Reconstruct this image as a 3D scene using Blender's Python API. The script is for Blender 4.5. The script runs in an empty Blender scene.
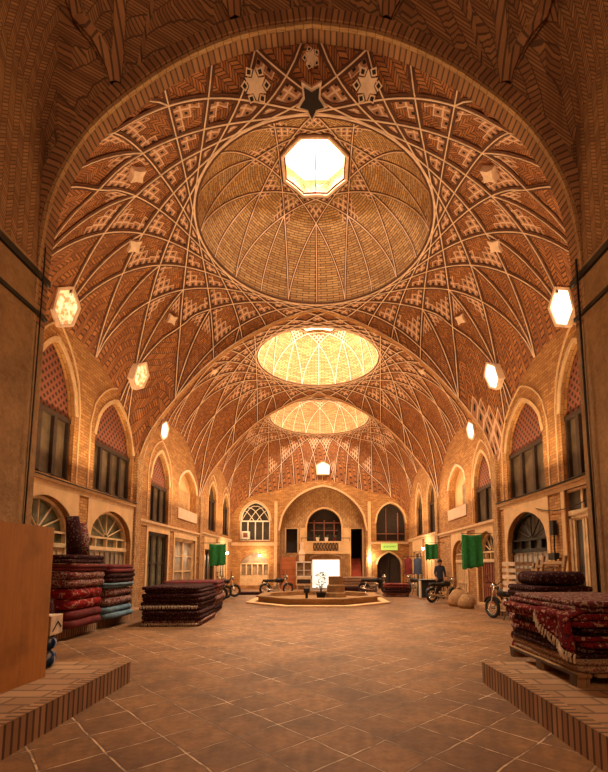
import bpy, bmesh, math, random
from mathutils import Vector, Matrix, noise
from mathutils.geometry import delaunay_2d_cdt
random.seed(7)
R = random.Random(11)
sc = bpy.context.scene
col = sc.collection
PI = math.pi

# ------------------------------------------------------------------ dimensions (metres)
W = 5.75                       # half width of the hall
CY = [10.0, 17.1, 24.2]        # the three bays
HL = 3.55                      # half length of a bay
Y0, Y1 = CY[0] - HL, CY[2] + HL
EW = 4.2                       # half width of the near entrance bay

# ------------------------------------------------------------------ materials
def nt(name):
    m = bpy.data.materials.new(name); m.use_nodes = True
    t = m.node_tree; t.nodes.clear()
    out = t.nodes.new('ShaderNodeOutputMaterial'); b = t.nodes.new('ShaderNodeBsdfPrincipled')
    t.links.new(b.outputs[0], out.inputs[0])
    return m, t, b

class G:                       # tiny node-graph helper
    def __init__(s, t): s.t = t
    def n(s, typ, **kw):
        x = s.t.nodes.new(typ)
        for k, v in kw.items(): setattr(x, k, v)
        return x
    def put(s, node, i, v):
        if hasattr(v, 'is_output'): s.t.links.new(v, node.inputs[i])
        else: node.inputs[i].default_value = v
    def m(s, op, a, b=0.0, c=None):
        x = s.n('ShaderNodeMath', operation=op); s.put(x, 0, a); s.put(x, 1, b)
        if c is not None: s.put(x, 2, c)
        return x.outputs[0]
    def mix(s, f, a, b, mode='MIX'):
        x = s.n('ShaderNodeMix', data_type='RGBA', blend_type=mode)
        s.put(x, 0, f); s.put(x, 6, a); s.put(x, 7, b); return x.outputs[2]
    def uv(s, name):
        x = s.n('ShaderNodeUVMap', uv_map=name); sp = s.n('ShaderNodeSeparateXYZ')
        s.t.links.new(x.outputs[0], sp.inputs[0]); return x.outputs[0], sp.outputs[0], sp.outputs[1]
    def obj(s):
        x = s.n('ShaderNodeTexCoord'); return x.outputs['Object']
    def noise(s, vec, scale, detail=3.0, rough=.6):
        x = s.n('ShaderNodeTexNoise'); s.put(x, 'Vector', vec); s.put(x, 'Scale', scale); s.put(x, 'Detail', detail); s.put(x, 'Roughness', rough)
        return x.outputs[0]
    def white(s, a, b):
        c = s.n('ShaderNodeCombineXYZ'); s.put(c, 0, a); s.put(c, 1, b)
        x = s.n('ShaderNodeTexWhiteNoise', noise_dimensions='2D'); s.t.links.new(c.outputs[0], x.inputs[0]); return x.outputs[0]
    def ramp(s, f, stops):
        x = s.n('ShaderNodeValToRGB'); s.put(x, 0, f)
        e = x.color_ramp.elements
        while len(e) < len(stops): e.new(.5)
        for i, (p, c) in enumerate(stops): e[i].position = p; e[i].color = (*c, 1)
        return x.outputs[0]
    def bump(s, b, h, strength=.5, dist=.02):
        x = s.n('ShaderNodeBump'); s.put(x, 'Strength', strength); s.put(x, 'Distance', dist); s.put(x, 'Height', h)
        s.t.links.new(x.outputs[0], b.inputs['Normal'])
def c4(c): return (c[0], c[1], c[2], 1)

def plain(name, c, rough=.7, metal=0.0, var=.25, scale=6.0, bump=0.0):
    m, t, b = nt(name); g = G(t)
    n = g.noise(g.obj(), scale, 4)
    k = g.ramp(n, [(.3, tuple(x * (1 - var) for x in c)), (.7, tuple(min(1, x * (1 + var)) for x in c))])
    g.put(b, 'Base Color', k); g.put(b, 'Roughness', rough); g.put(b, 'Metallic', metal)
    if bump: g.bump(b, n, bump, .03)
    return m
def emit(name, c, s):
    m, t, b = nt(name); g = G(t)
    g.put(b, 'Base Color', c4(c)); g.put(b, 'Emission Color', c4(c)); g.put(b, 'Emission Strength', s)
    return m

def chevron(g, u, v, p, h):
    """zig-zag courses of brick: returns joint mask (1 on joint), per-brick random"""
    zz = g.m('ABSOLUTE', g.m('SUBTRACT', g.m('FRACT', g.m('DIVIDE', u, p)), .5))
    vv = g.m('DIVIDE', g.m('ADD', v, g.m('MULTIPLY', zz, p)), h)
    f = g.m('FRACT', vv)
    j1 = g.m('LESS_THAN', f, .30)
    hu = g.m('DIVIDE', u, p / 2)
    j2 = g.m('LESS_THAN', g.m('FRACT', hu), .09)
    r = g.white(g.m('FLOOR', hu), g.m('FLOOR', vv))
    return g.m('MAXIMUM', j1, j2), r

def kites(g, s, t, N):
    """stepped corner cluster of square tiles: inside mask, pale line mask, dark centre mask"""
    ns = g.m('ADD', g.m('FLOOR', s), g.m('FLOOR', t))
    ins = g.m('MULTIPLY', g.m('LESS_THAN', ns, N), g.m('MULTIPLY', g.m('GREATER_THAN', s, 0), g.m('GREATER_THAN', t, 0)))
    a = g.m('ABSOLUTE', g.m('SUBTRACT', g.m('FRACT', s), .5)); c = g.m('ABSOLUTE', g.m('SUBTRACT', g.m('FRACT', t), .5))
    mx = g.m('MAXIMUM', a, c)
    return ins, g.m('GREATER_THAN', mx, .39), g.m('LESS_THAN', mx, .15)

BR_D, BR_L, JOINT = (.27, .085, .026), (.52, .20, .062), (.06, .021, .009)
PALE, KRED, KDARK = (.76, .50, .35), (.42, .19, .10), (.018, .012, .014)
def vault_mat(name, d=BR_D, l=BR_L, joint=JOINT, pale=PALE, p=.22, h=.062):
    m, t, b = nt(name); g = G(t)
    _, u, v = g.uv('brick')
    if p: j, r = chevron(g, u, v, p, h)
    else:
        row = g.m('FLOOR', g.m('DIVIDE', v, h)); uu = g.m('ADD', g.m('DIVIDE', u, .26), g.m('MULTIPLY', g.m('MODULO', row, 2.0), .5))
        j = g.m('MAXIMUM', g.m('LESS_THAN', g.m('FRACT', g.m('DIVIDE', v, h)), .3), g.m('LESS_THAN', g.m('FRACT', uu), .08)); r = g.white(g.m('FLOOR', uu), row)
    big = g.noise(g.obj(), .9, 4)
    c = g.mix(r, c4(d), c4(l))
    c = g.mix(g.m('MULTIPLY', g.m('SUBTRACT', big, .35), .9), c, c4(tuple(x * .55 for x in d)))
    c = g.mix(g.m('MULTIPLY', j, .92), c, c4(joint))
    _, nA, nB = g.uv('count')
    hgt = g.m('SUBTRACT', 1.0, j)
    for nm, N in (('kiteA', nA), ('kiteB', nB)):
        _, s, tt = g.uv(nm)
        ins, line, dark = kites(g, s, tt, N)
        k = g.mix(line, c4(KRED), c4(pale)); k = g.mix(dark, k, c4(KDARK))
        c = g.mix(ins, c, k)
        hgt = g.mix(ins, hgt, g.m('ADD', line, dark)) if False else hgt
    g.put(b, 'Base Color', c); g.put(b, 'Roughness', .85)
    g.bump(b, hgt, .6, .02)
    return m

def brick_mat(name, d, l, joint, w=.24, h=.075, chev=False, bump=.5, ju=.07):
    m, t, b = nt(name); g = G(t); m['needs_uv'] = 1
    vec, u, v = g.uv('brick')
    if chev: j, r = chevron(g, u, v, w, h)
    else:
        row = g.m('FLOOR', g.m('DIVIDE', v, h))
        uu = g.m('ADD', g.m('DIVIDE', u, w), g.m('MULTIPLY', g.m('MODULO', row, 2.0), .5))
        j = g.m('MAXIMUM', g.m('LESS_THAN', g.m('FRACT', g.m('DIVIDE', v, h)), .18 if h < 1 else 0.0), g.m('LESS_THAN', g.m('FRACT', uu), ju))
        r = g.white(g.m('FLOOR', uu), row)
    big = g.noise(g.obj(), 1.3, 5)
    c = g.mix(r, c4(d), c4(l))
    c = g.mix(g.m('MULTIPLY', g.m('SUBTRACT', big, .35), 1.1), c, c4(tuple(x * .5 for x in d)))
    c = g.mix(g.m('MULTIPLY', j, .8), c, c4(joint))
    g.put(b, 'Base Color', c); g.put(b, 'Roughness', .88)
    g.bump(b, g.m('SUBTRACT', 1.0, j), bump, .02)
    return m

def floor_mat():
    m, t, b = nt('stone_pavers'); g = G(t)
    mp = g.n('ShaderNodeMapping'); g.t.links.new(g.obj(), mp.inputs[0]); mp.inputs['Rotation'].default_value = (0, 0, math.radians(47))
    wob = g.n('ShaderNodeTexNoise'); g.put(wob, 'Vector', g.obj()); g.put(wob, 'Scale', 2.2)
    ad = g.n('ShaderNodeVectorMath', operation='MULTIPLY_ADD'); g.t.links.new(wob.outputs['Color'], ad.inputs[0]); ad.inputs[1].default_value = (.06, .06, 0); g.t.links.new(mp.outputs[0], ad.inputs[2])
    sp = g.n('ShaderNodeSeparateXYZ'); g.t.links.new(ad.outputs[0], sp.inputs[0])
    u = g.m('DIVIDE', sp.outputs[0], .46); v = g.m('DIVIDE', sp.outputs[1], .46)
    fu = g.m('ABSOLUTE', g.m('SUBTRACT', g.m('FRACT', u), .5)); fv = g.m('ABSOLUTE', g.m('SUBTRACT', g.m('FRACT', v), .5))
    mx = g.m('MAXIMUM', fu, fv)
    j = g.m('GREATER_THAN', mx, .484); jd = g.m('GREATER_THAN', mx, .455)
    r = g.white(g.m('FLOOR', u), g.m('FLOOR', v))
    n1 = g.noise(g.obj(), 1.1, 6, .65); n2 = g.noise(g.obj(), 9.0, 5, .7)
    c = g.mix(r, c4((.21, .084, .024)), c4((.31, .135, .042)))
    c = g.mix(g.ramp(n2, [(.35, (0, 0, 0)), (.75, (.8, .8, .8))]), c, c4((.105, .042, .014)))
    c = g.mix(g.ramp(n1, [(.42, (0, 0, 0)), (.62, (.75, .75, .75))]), c, c4((.09, .036, .012)))
    c = g.mix(g.m('MULTIPLY', jd, .5), c, c4((.07, .032, .016)))
    msk = g.m('MULTIPLY', g.ramp(g.noise(g.obj(), .8, 3), [(.40, (.15, .15, .15)), (.58, (1, 1, 1))]), g.ramp(g.noise(g.obj(), 5.0, 4, .7), [(.38, (.1, .1, .1)), (.55, (1, 1, 1))]))
    c = g.mix(g.m('MULTIPLY', j, msk), c, c4((.66, .44, .27)))
    g.put(b, 'Base Color', c)
    g.put(b, 'Roughness', g.m('ADD', .42, g.m('MULTIPLY', n2, .35)))
    g.bump(b, g.m('SUBTRACT', g.m('ADD', n2, n1), g.m('MULTIPLY', jd, 1.0)), .35, .02)
    return m

def rug_mat(name, stops, scale=9.0):
    m, t, b = nt(name); g = G(t)
    o = g.obj()
    v = g.n('ShaderNodeTexVoronoi', feature='F1'); g.put(v, 'Vector', o); g.put(v, 'Scale', scale * 1.6)
    n = g.noise(o, scale * 2.2, 2); 
    f = g.m('FRACT', g.m('ADD', g.m('MULTIPLY', v.outputs[0], 1.5), g.m('MULTIPLY', n, 1.1)))
    c = g.ramp(f, stops)
    g.put(b, 'Base Color', c); g.put(b, 'Roughness', .95); g.put(b, 'Specular IOR Level', .1)
    g.bump(b, n, .5, .02)
    return m
def planks(name, d, l, w=.16, axis=0, along=2):
    m, t, b = nt(name); g = G(t)
    sp = g.n('ShaderNodeSeparateXYZ'); g.t.links.new(g.obj(), sp.inputs[0])
    u = g.m('DIVIDE', sp.outputs[axis], w)
    mp = g.n('ShaderNodeMapping'); g.t.links.new(g.obj(), mp.inputs[0])
    s = [14, 14, 14]; s[along] = 1.2; mp.inputs['Scale'].default_value = s
    n = g.noise(mp.outputs[0], 1.6, 6, .65); n2 = g.noise(g.obj(), 2.0, 4)
    r = g.white(g.m('FLOOR', u), 3.0)
    c = g.mix(g.m('MULTIPLY', g.m('ADD', n, g.m('MULTIPLY', r, .5)), .7), c4(d), c4(l))
    c = g.mix(g.ramp(n2, [(.5, (0, 0, 0)), (.75, (.6, .6, .6))]), c, c4(tuple(x * .6 for x in d)))
    c = g.mix(g.m('LESS_THAN', g.m('FRACT', u), .05), c, c4(tuple(x * .25 for x in d)))
    g.put(b, 'Base Color', c); g.put(b, 'Roughness', .55); g.bump(b, n, .25, .01)
    return m
def stucco(name, d, l):
    m, t, b = nt(name); g = G(t)
    n = g.noise(g.obj(), 1.4, 8, .7); n2 = g.noise(g.obj(), 14, 4, .7)
    c = g.ramp(g.m('ADD', g.m('MULTIPLY', n, .7), g.m('MULTIPLY', n2, .3)), [(.36, d), (.62, l)])
    g.put(b, 'Base Color', c); g.put(b, 'Roughness', .9); g.bump(b, n2, .6, .03)
    return m
def glass_mat(name, c, rough=.12):
    m, t, b = nt(name); g = G(t)
    n = g.noise(g.obj(), 2.5, 4)
    g.put(b, 'Base Color', g.ramp(n, [(.35, tuple(x * .4 for x in c)), (.65, c)])); g.put(b, 'Roughness', rough)
    g.put(b, 'Specular IOR Level', .35)
    return m
def lattice(name, a, bb, size=.11):
    m, t, b = nt(name); g = G(t)
    _, u, v = g.uv('brick')
    x = g.m('DIVIDE', g.m('ADD', u, v), size); y = g.m('DIVIDE', g.m('SUBTRACT', u, v), size)
    f = g.m('MAXIMUM', g.m('ABSOLUTE', g.m('SUBTRACT', g.m('FRACT', x), .5)), g.m('ABSOLUTE', g.m('SUBTRACT', g.m('FRACT', y), .5)))
    k = g.m('GREATER_THAN', f, .27)
    g.put(b, 'Base Color', g.mix(k, c4(bb), c4(a))); g.put(b, 'Roughness', .85); g.bump(b, k, .8, .03)
    return m

M = {}
M['vault'] = vault_mat('vault_brick')
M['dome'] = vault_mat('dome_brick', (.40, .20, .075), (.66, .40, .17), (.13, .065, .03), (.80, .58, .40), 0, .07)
M['nearvault'] = vault_mat('entrance_vault_brick', (.24, .10, .038), (.42, .20, .075), (.10, .042, .018), PALE, .18, .05)
M['rib'] = plain('rib_plaster', (.80, .56, .40), .8, var=.2, scale=5)
M['ribbase'] = plain('rib_brick', (.11, .038, .016), .9, var=.3)
M['brick'] = brick_mat('wall_brick', (.37, .15, .045), (.60, .30, .095), (.15, .062, .022))
M['brickdark'] = brick_mat('pier_brick', (.26, .115, .042), (.44, .22, .085), (.08, .036, .016), .22, .06, True)
M['edge'] = brick_mat('edge_brick', (.30, .14, .06), (.46, .24, .11), (.03, .014, .008), .085, 3.0, ju=.33)
M['ring'] = brick_mat('arch_ring_brick', (.26, .11, .045), (.40, .19, .08), (.045, .02, .01), .10, 3.0, ju=.28)
M['platf'] = brick_mat('platform_paving', (.30, .15, .07), (.44, .24, .12), (.12, .06, .03), .45, .22)
M['stucco'] = stucco('brown_stucco', (.20, .10, .038), (.42, .235, .10))
M['plaster'] = plain('cream_plaster', (.68, .42, .205), .85, var=.15, scale=2.5)
M['trim'] = plain('pale_trim', (.64, .41, .22), .8, var=.15)
M['plasterpale'] = plain('pale_plaster', (.74, .53, .36), .85, var=.12, scale=3)
M['floor'] = floor_mat()
M['darkwood'] = plain('dark_wood', (.035, .018, .012), .5, var=.4, scale=8)
M['palewood'] = plain('pale_painted_wood', (.68, .46, .25), .6, var=.2, scale=5)
M['redwood'] = planks('red_wood', (.30, .075, .02), (.52, .16, .05), .3, 2, 0)
M['reddoor'] = plain('red_brown_wood', (.24, .07, .035), .55, var=.3)
M['plywood'] = planks('orange_planks', (.25, .08, .014), (.62, .25, .05), 2.9, 1, 2)
M['oldwood'] = planks('old_plank_wood', (.22, .11, .045), (.42, .23, .10), .1, 0, 1)
M['glass'] = glass_mat('dim_glass', (.06, .042, .03), .3)
M['upglass'] = glass_mat('curtained_upper_glass', (.17, .115, .07), .35)
M['glassgreen'] = glass_mat('greenish_glass', (.17, .16, .09), .25)
M['curtain'] = glass_mat('curtained_glass', (.40, .27, .17), .35)
M['lattice'] = lattice('brick_lattice', (.25, .075, .04), (.045, .016, .010), .2)
M['herr'] = brick_mat('herringbone_infill', (.42, .20, .075), (.68, .41, .18), (.14, .065, .026), .3, .09, True)
M['iron'] = plain('black_iron', (.02, .017, .016), .45, .6)
M['chrome'] = plain('bright_metal', (.62, .55, .48), .25, .9, .1)
M['rubber'] = plain('black_rubber', (.016, .015, .015), .8)
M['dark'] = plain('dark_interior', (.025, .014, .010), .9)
M['day'] = emit('daylight_doorway', (1.0, .87, .70), 1.25)
M['sky'] = emit('skylight_daylight', (1.0, .86, .68), 8.0)
m_, t_, b_ = nt('stained_skylight_daylight'); g_ = G(t_)
k_ = g_.ramp(g_.noise(g_.obj(), 2.6, 4), [(.56, (1.0, .84, .66)), (.70, (1.0, .76, .46))])
g_.put(b_, 'Base Color', k_); g_.put(b_, 'Emission Color', k_); g_.put(b_, 'Emission Strength', .92); M['skynear'] = m_
M['hexlight'] = emit('hexagonal_window_daylight', (1.0, .82, .58), 3.2)
m_, t_, b_ = nt('patterned_window_daylight'); g_ = G(t_)
k_ = g_.ramp(g_.noise(g_.obj(), 9, 3), [(.40, (.62, .30, .10)), (.52, (1.0, .72, .36)), (.66, (1.0, .88, .60))])
g_.put(b_, 'Base Color', k_); g_.put(b_, 'Emission Color', k_); g_.put(b_, 'Emission Strength', .8); M['hexpattern'] = m_
M['bulb'] = emit('lamp_bulb', (1.0, .88, .68), 40.0)
M['green'] = plain('green_cloth', (.015, .20, .045), .85, var=.35, scale=9)
M['lime'] = emit('lit_lime_sign', (.42, .62, .10), .7)
M['white'] = plain('white_paint', (.78, .68, .56), .6, var=.1)
M['signcream'] = plain('cream_sign', (.78, .66, .40), .6, var=.15)
M['leaf'] = plain('leaf_green', (.05, .10, .025), .7, var=.4)
M['blue'] = rug_mat('blue_cloth', [(.0, (.01, .02, .07)), (.45, (.03, .07, .19)), (.7, (.35, .33, .33)), (1, (.02, .03, .10))], 5)
M['skyblue'] = plain('pale_blue_cloth', (.10, .16, .21), .9, var=.5, scale=8)
M['paper'] = plain('white_carton', (.62, .45, .32), .7, var=.3, scale=9)
M['burlap'] = plain('brown_sacking', (.36, .20, .09), .95, var=.3, scale=12)
M['greymetal'] = plain('grey_metal_slats', (.42, .36, .31), .5, .3, .2)
M['skin'] = plain('skin', (.45, .24, .15), .6, var=.1)
M['denim'] = plain('navy_cloth', (.03, .04, .08), .9)
M['hair'] = plain('dark_hair', (.015, .01, .008), .7)
M['stair'] = plain('red_stair_carpet', (.42, .075, .04), .9)
M['redcloth'] = plain('dark_red_cloth', (.105, .007, .008), .95, var=.6)
RED = [(0, (.06, .004, .007)), (.35, (.20, .011, .013)), (.50, (.012, .007, .015)), (.66, (.19, .02, .018)), (.86, (.40, .27, .18)), (1, (.10, .006, .009))]
DRK = [(0, (.010, .005, .007)), (.45, (.045, .007, .010)), (.62, (.007, .005, .010)), (.90, (.16, .09, .06)), (1, (.014, .005, .007))]
FLO = [(0, (.09, .02, .02)), (.3, (.36, .24, .18)), (.45, (.05, .01, .015)), (.7, (.18, .03, .03)), (1, (.02, .015, .025))]
TAN = [(0, (.15, .075, .04)), (.35, (.38, .24, .15)), (.55, (.12, .035, .025)), (.8, (.42, .29, .19)), (1, (.10, .06, .04))]
BRT = [(0, (.17, .007, .008)), (.5, (.24, .012, .012)), (.62, (.42, .33, .26)), (.70, (.16, .008, .008)), (1, (.08, .02, .03))]
M['rug_red'] = rug_mat('red_rug_pile', RED); M['rug_dark'] = rug_mat('dark_rug_pile', DRK)
M['rug_floral'] = rug_mat('floral_rug_pile', FLO, 8); M['rug_tan'] = rug_mat('tan_rug_pile', TAN); M['rug_bright'] = rug_mat('bright_red_rug_pile', BRT, 4.5)
M['fringe'] = plain('rug_fringe', (.52, .38, .26), .95, var=.3)

# ------------------------------------------------------------------ mesh helpers
UVN = ('brick', 'kiteA', 'kiteB', 'count')
class MB:
    def __init__(s): s.v = []; s.f = []; s.mi = []; s.uv = []
    def face(s, pts, mi=0, uv=None):
        n = len(s.v); s.v += [tuple(p) for p in pts]; s.f.append(tuple(range(n, n + len(pts)))); s.mi.append(mi); s.uv.append(uv)
        return s
    def box(s, a, b, mi=0, mat=None):
        x0, y0, z0 = a; x1, y1, z1 = b
        p = [Vector(q) for q in ((x0,y0,z0),(x1,y0,z0),(x1,y1,z0),(x0,y1,z0),(x0,y0,z1),(x1,y0,z1),(x1,y1,z1),(x0,y1,z1))]
        if mat: p = [mat @ q for q in p]
        for q in ((0,3,2,1),(4,5,6,7),(0,1,5,4),(1,2,6,5),(2,3,7,6),(3,0,4,7)):
            s.face([p[i] for i in q], mi)
        return s
    def tube(s, pts, r, n=8, mi=0, caps=True):
        pts = [Vector(p) for p in pts]; rings = []
        rr = r if isinstance(r, (list, tuple)) else [r] * len(pts)
        up = None
        for i, p in enumerate(pts):
            t = (pts[min(i+1, len(pts)-1)] - pts[max(i-1, 0)]).normalized()
            if up is None: up = t.orthogonal().normalized()
            up = (up - t * up.dot(t)).normalized(); b = t.cross(up)
            rings.append([p + (up * math.cos(2*PI*k/n) + b * math.sin(2*PI*k/n)) * rr[i] for k in range(n)])
        for i in range(len(rings) - 1):
            for k in range(n):
                s.face((rings[i][k], rings[i][(k+1) % n], rings[i+1][(k+1) % n], rings[i+1][k]), mi)
        if caps: s.face(rings[0][::-1], mi); s.face(rings[-1], mi)
        return s
    def lathe(s, prof, c=(0, 0, 0), n=16, mi=0, rot=0, sx=1, sy=1):
        c = Vector(c)
        P = lambda r, z, k: c + Vector((r * sx * math.cos(rot + 2*PI*k/n), r * sy * math.sin(rot + 2*PI*k/n), z))
        for i in range(len(prof) - 1):
            for k in range(n):
                s.face((P(*prof[i], k), P(*prof[i], k+1), P(*prof[i+1], k+1), P(*prof[i+1], k)), mi)
        return s
    def torus(s, c, Rr, r, axis='y', n=20, m=8, mi=0):
        c = Vector(c)
        def P(i, k):
            a = 2*PI*i/n; b = 2*PI*k/m; q = Rr + r * math.cos(b); h = r * math.sin(b)
            if axis == 'y': return c + Vector((q*math.cos(a), h, q*math.sin(a)))
            return c + Vector((q*math.cos(a), q*math.sin(a), h))
        for i in range(n):
            for k in range(m): s.face((P(i,k), P(i+1,k), P(i+1,k+1), P(i,k+1)), mi)
        return s
    def build(s, name, mats, parent=None, smooth=False, weld=True, bevel=0, loc=None):
        me = bpy.data.meshes.new(name); me.from_pydata(s.v, [], s.f)
        for m in (mats if isinstance(mats, (list, tuple)) else [mats]): me.materials.append(m)
        me.polygons.foreach_set('material_index', s.mi)
        ml = mats if isinstance(mats, (list, tuple)) else [mats]
        if any(m.get('needs_uv') for m in ml):
            for i, f in enumerate(s.f):
                if s.uv[i] is None:
                    p = [Vector(s.v[k]) for k in f]; n = (p[1]-p[0]).cross(p[2]-p[0]); ax = max(range(3), key=lambda k: abs(n[k]))
                    s.uv[i] = [((q.y, q.z) if ax == 0 else (q.x, q.z) if ax == 1 else (q.x, q.y)) for q in p]
        if any(u is not None for u in s.uv):
            names = UVN if any(u is not None and isinstance(u, dict) for u in s.uv) else ('brick',)
            for nm in names:
                L = me.uv_layers.new(name=nm); d = []
                for f, u in zip(s.f, s.uv):
                    w = u.get(nm) if isinstance(u, dict) else (u if nm == 'brick' else None)
                    d += [c for q in (w if w else [(0, 0)] * len(f)) for c in q]
                L.data.foreach_set('uv', d)
        if weld:
            bm = bmesh.new(); bm.from_mesh(me); bmesh.ops.remove_doubles(bm, verts=bm.verts, dist=1e-4)
            bmesh.ops.recalc_face_normals(bm, faces=bm.faces); bm.to_mesh(me); bm.free()
        me.polygons.foreach_set('use_smooth', [smooth] * len(me.polygons))
        o = bpy.data.objects.new(name, me); col.objects.link(o)
        if parent: o.parent = parent
        if loc: o.location = loc
        if bevel:
            md = o.modifiers.new('bevel', 'BEVEL'); md.width = bevel; md.segments = 2; md.limit_method = 'ANGLE'
        return o
def tag(o, label=None, cat=None, group=None, kind=None):
    for k, v in (('label', label), ('category', cat), ('group', group), ('kind', kind)):
        if v: o[k] = v
    return o
def thing(name, label, cat, loc=(0, 0, 0), rz=0, group=None):
    o = bpy.data.objects.new(name, None); col.objects.link(o); o.empty_display_size = .2
    o.location = loc; o.rotation_euler = (0, 0, rz); return tag(o, label, cat, group)
def struct(o, label=None, cat=None): return tag(o, label, cat, None, 'structure')
def sroot(name, label=None, cat=None):
    o = bpy.data.objects.new(name, None); col.objects.link(o); return struct(o, label, cat)
def copy_tree(o, parent=None):
    c = o.copy(); col.objects.link(c); c.parent = parent
    for ch in o.children: copy_tree(ch, c)
    return c

# ------------------------------------------------------------------ ribbed vault generator
def inside_poly(p, poly):
    r = False; n = len(poly); x, y = p
    for i in range(n):
        a, b = poly[i], poly[(i+1) % n]
        if (a[1] > y) != (b[1] > y) and x < (b[0]-a[0]) * (y-a[1]) / (b[1]-a[1]) + a[0]: r = not r
    return r
def circle(cx, cy, r, n, off=0): return [(cx + r*math.cos(2*PI*k/n + off), cy + r*math.sin(2*PI*k/n + off)) for k in range(n)]

def vault(name, outer, inner, lines, Zf, mat, parent, grid, fold, ksize, kmax, rng, ring_full=True, polar=None, edge_of=None):
    """outer, inner: plan polygons; lines: rib plan segments.  One mesh of folded brick cells between the ribs."""
    V = []; E = []
    def loop(p):
        n = len(V); V.extend(Vector(q) for q in p); E.extend((n+i, n + (i+1) % len(p)) for i in range(len(p)))
    loop(outer); loop(inner)
    for a, b in lines:
        n = len(V); q = sample(a, b, grid*.7); V.extend(Vector(p) for p in q); E.extend((n+i, n+i+1) for i in range(len(q)-1))
    xs = [p[0] for p in outer]; ys = [p[1] for p in outer]
    y = min(ys) + grid/2; row = 0
    while y < max(ys):
        x = min(xs) + grid * (.5 if row % 2 else .99)
        while x < max(xs):
            if inside_poly((x, y), outer) and not inside_poly((x, y), inner): V.append(Vector((x, y)))
            x += grid
        y += grid * .866; row += 1
    ov, oe, of, _, orig_e, _ = delaunay_2d_cdt(V, E, [], 0, 1e-4)
    con = set()
    for e, src in zip(oe, orig_e):
        if src: con.add((min(e), max(e)))
    faces = []
    for f in of:
        c = (sum(ov[i].x for i in f)/3, sum(ov[i].y for i in f)/3)
        if inside_poly(c, outer) and not inside_poly(c, inner): faces.append(tuple(f))
    emap = {}
    for i, f in enumerate(faces):
        for k in range(3):
            e = (min(f[k], f[(k+1)%3]), max(f[k], f[(k+1)%3])); emap.setdefault(e, []).append(i)
    seen = [False]*len(faces); mb = MB()
    icx = sum(p[0] for p in inner)/len(inner); icy = sum(p[1] for p in inner)/len(inner)
    rin = max(math.hypot(p[0]-icx, p[1]-icy) for p in inner)
    for s in range(len(faces)):
        if seen[s]: continue
        st = [s]; seen[s] = True; cell = []
        bnd = []
        while st:
            i = st.pop(); cell.append(i); f = faces[i]
            for k in range(3):
                a, b = f[k], f[(k+1)%3]; e = (min(a, b), max(a, b))
                if e in con or len(emap[e]) == 1: bnd.append((a, b)); continue
                for j in emap[e]:
                    if not seen[j]: seen[j] = True; st.append(j)
        nxt = {a: b for a, b in bnd}
        lp = [bnd[0][0]]
        while nxt.get(lp[-1]) is not None and nxt[lp[-1]] != lp[0] and len(lp) < 400: lp.append(nxt[lp[-1]])
        corners = []
        for i in range(len(lp)):
            p, q, r2 = ov[lp[i-1]], ov[lp[i]], ov[lp[(i+1) % len(lp)]]
            d1, d2 = (q-p), (r2-q)
            if d1.length < 1e-6 or d2.length < 1e-6: continue
            if d1.angle(d2) > math.radians(14): corners.append(q.copy())
        if len(corners) < 3: corners = [ov[i].copy() for i in lp[::max(1, len(lp)//4)]]
        segs = [(ov[a], ov[b]) for a, b in bnd]
        cen = sum((q for q in corners), Vector((0, 0))) / len(corners)
        def dist(p):
            acc = 0; mn = 9
            for a, b in segs:
                ab = b-a; t = max(0, min(1, (p-a).dot(ab) / max(1e-9, ab.length_squared)))
                mn = min(mn, (p - (a + ab*t)).length)
            return mn
        P3 = {}; kf = rng.uniform(.6, 1.3)
        bset = set(lp)
        for i in cell:
            for v in faces[i]:
                if v in P3: continue
                p = ov[v]; z = Zf(p.x, p.y)
                if v not in bset: z += fold * kf * min(dist(p), .6)
                P3[v] = Vector((p.x, p.y, z))
        nC = len(corners)
        C3 = [Vector((q.x, q.y, Zf(q.x, q.y))) for q in corners]
        touch = any(math.hypot(q.x-icx, q.y-icy) < rin*1.012 for q in corners)
        # skew frames at two corners
        cand = []
        for i in range(nC):
            a, b = corners[i-1]-corners[i], corners[(i+1) % nC]-corners[i]
            A3, B3 = C3[i-1]-C3[i], C3[(i+1) % nC]-C3[i]
            if min(A3.length, B3.length) < 1e-3: continue
            ang = math.degrees(A3.angle(B3))
            if 24 < ang < 125: cand.append((i, a, b, A3, B3, ang))
        rad = [(math.hypot(corners[c[0]].x-icx, corners[c[0]].y-icy), c) for c in cand]
        rad.sort(key=lambda q: -q[0])
        frames = []
        ring = touch and nC == 3 and ring_full
        rc = math.hypot(cen.x-icx, cen.y-icy)/rin
        if ring_full and rad and rc < 1.13: frames = [(rad[0][1], 60)]
        elif kmax and rad:
            frames = [(rad[0][1], -1)]
            per_ = sum((C3[q]-C3[q-1]).length for q in range(nC))
            if len(rad) > 2 and (per_ > 3.2 or rng.random() < .35): frames.append((rad[rng.choice((1, 2)) if len(rad) > 3 else 1][1], -2))
        else: frames = []
        fr = []
        for (i, a, b, A3, B3, ang), N in frames:
            n1 = max(1, round(A3.length / ksize)); n2 = max(1, round(B3.length / ksize))
            if N < 0: N = min({-1: max(1, round(.75*min(n1, n2))), -2: max(1 if per_ > 3.2 else 0, round(.4*min(n1, n2)))}[N], 5)
            det = a.x*b.y - a.y*b.x
            if abs(det) < 1e-6: continue
            if edge_of is not None: N = min(N, edge_of(corners[i]))
            fr.append((corners[i], a, b, n1, n2, det, max(0, N)))
        # brick frame: bisector of the sharpest corner
        if cand:
            c0 = min(cand, key=lambda q: q[5]); o3 = C3[c0[0]]; ax = (c0[3].normalized() + c0[4].normalized()).normalized(); nn = c0[3].cross(c0[4]).normalized(); ay = nn.cross(ax)
        else: o3 = C3[0]; ax = Vector((1, 0, 0)); ay = Vector((0, 1, 0))
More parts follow.
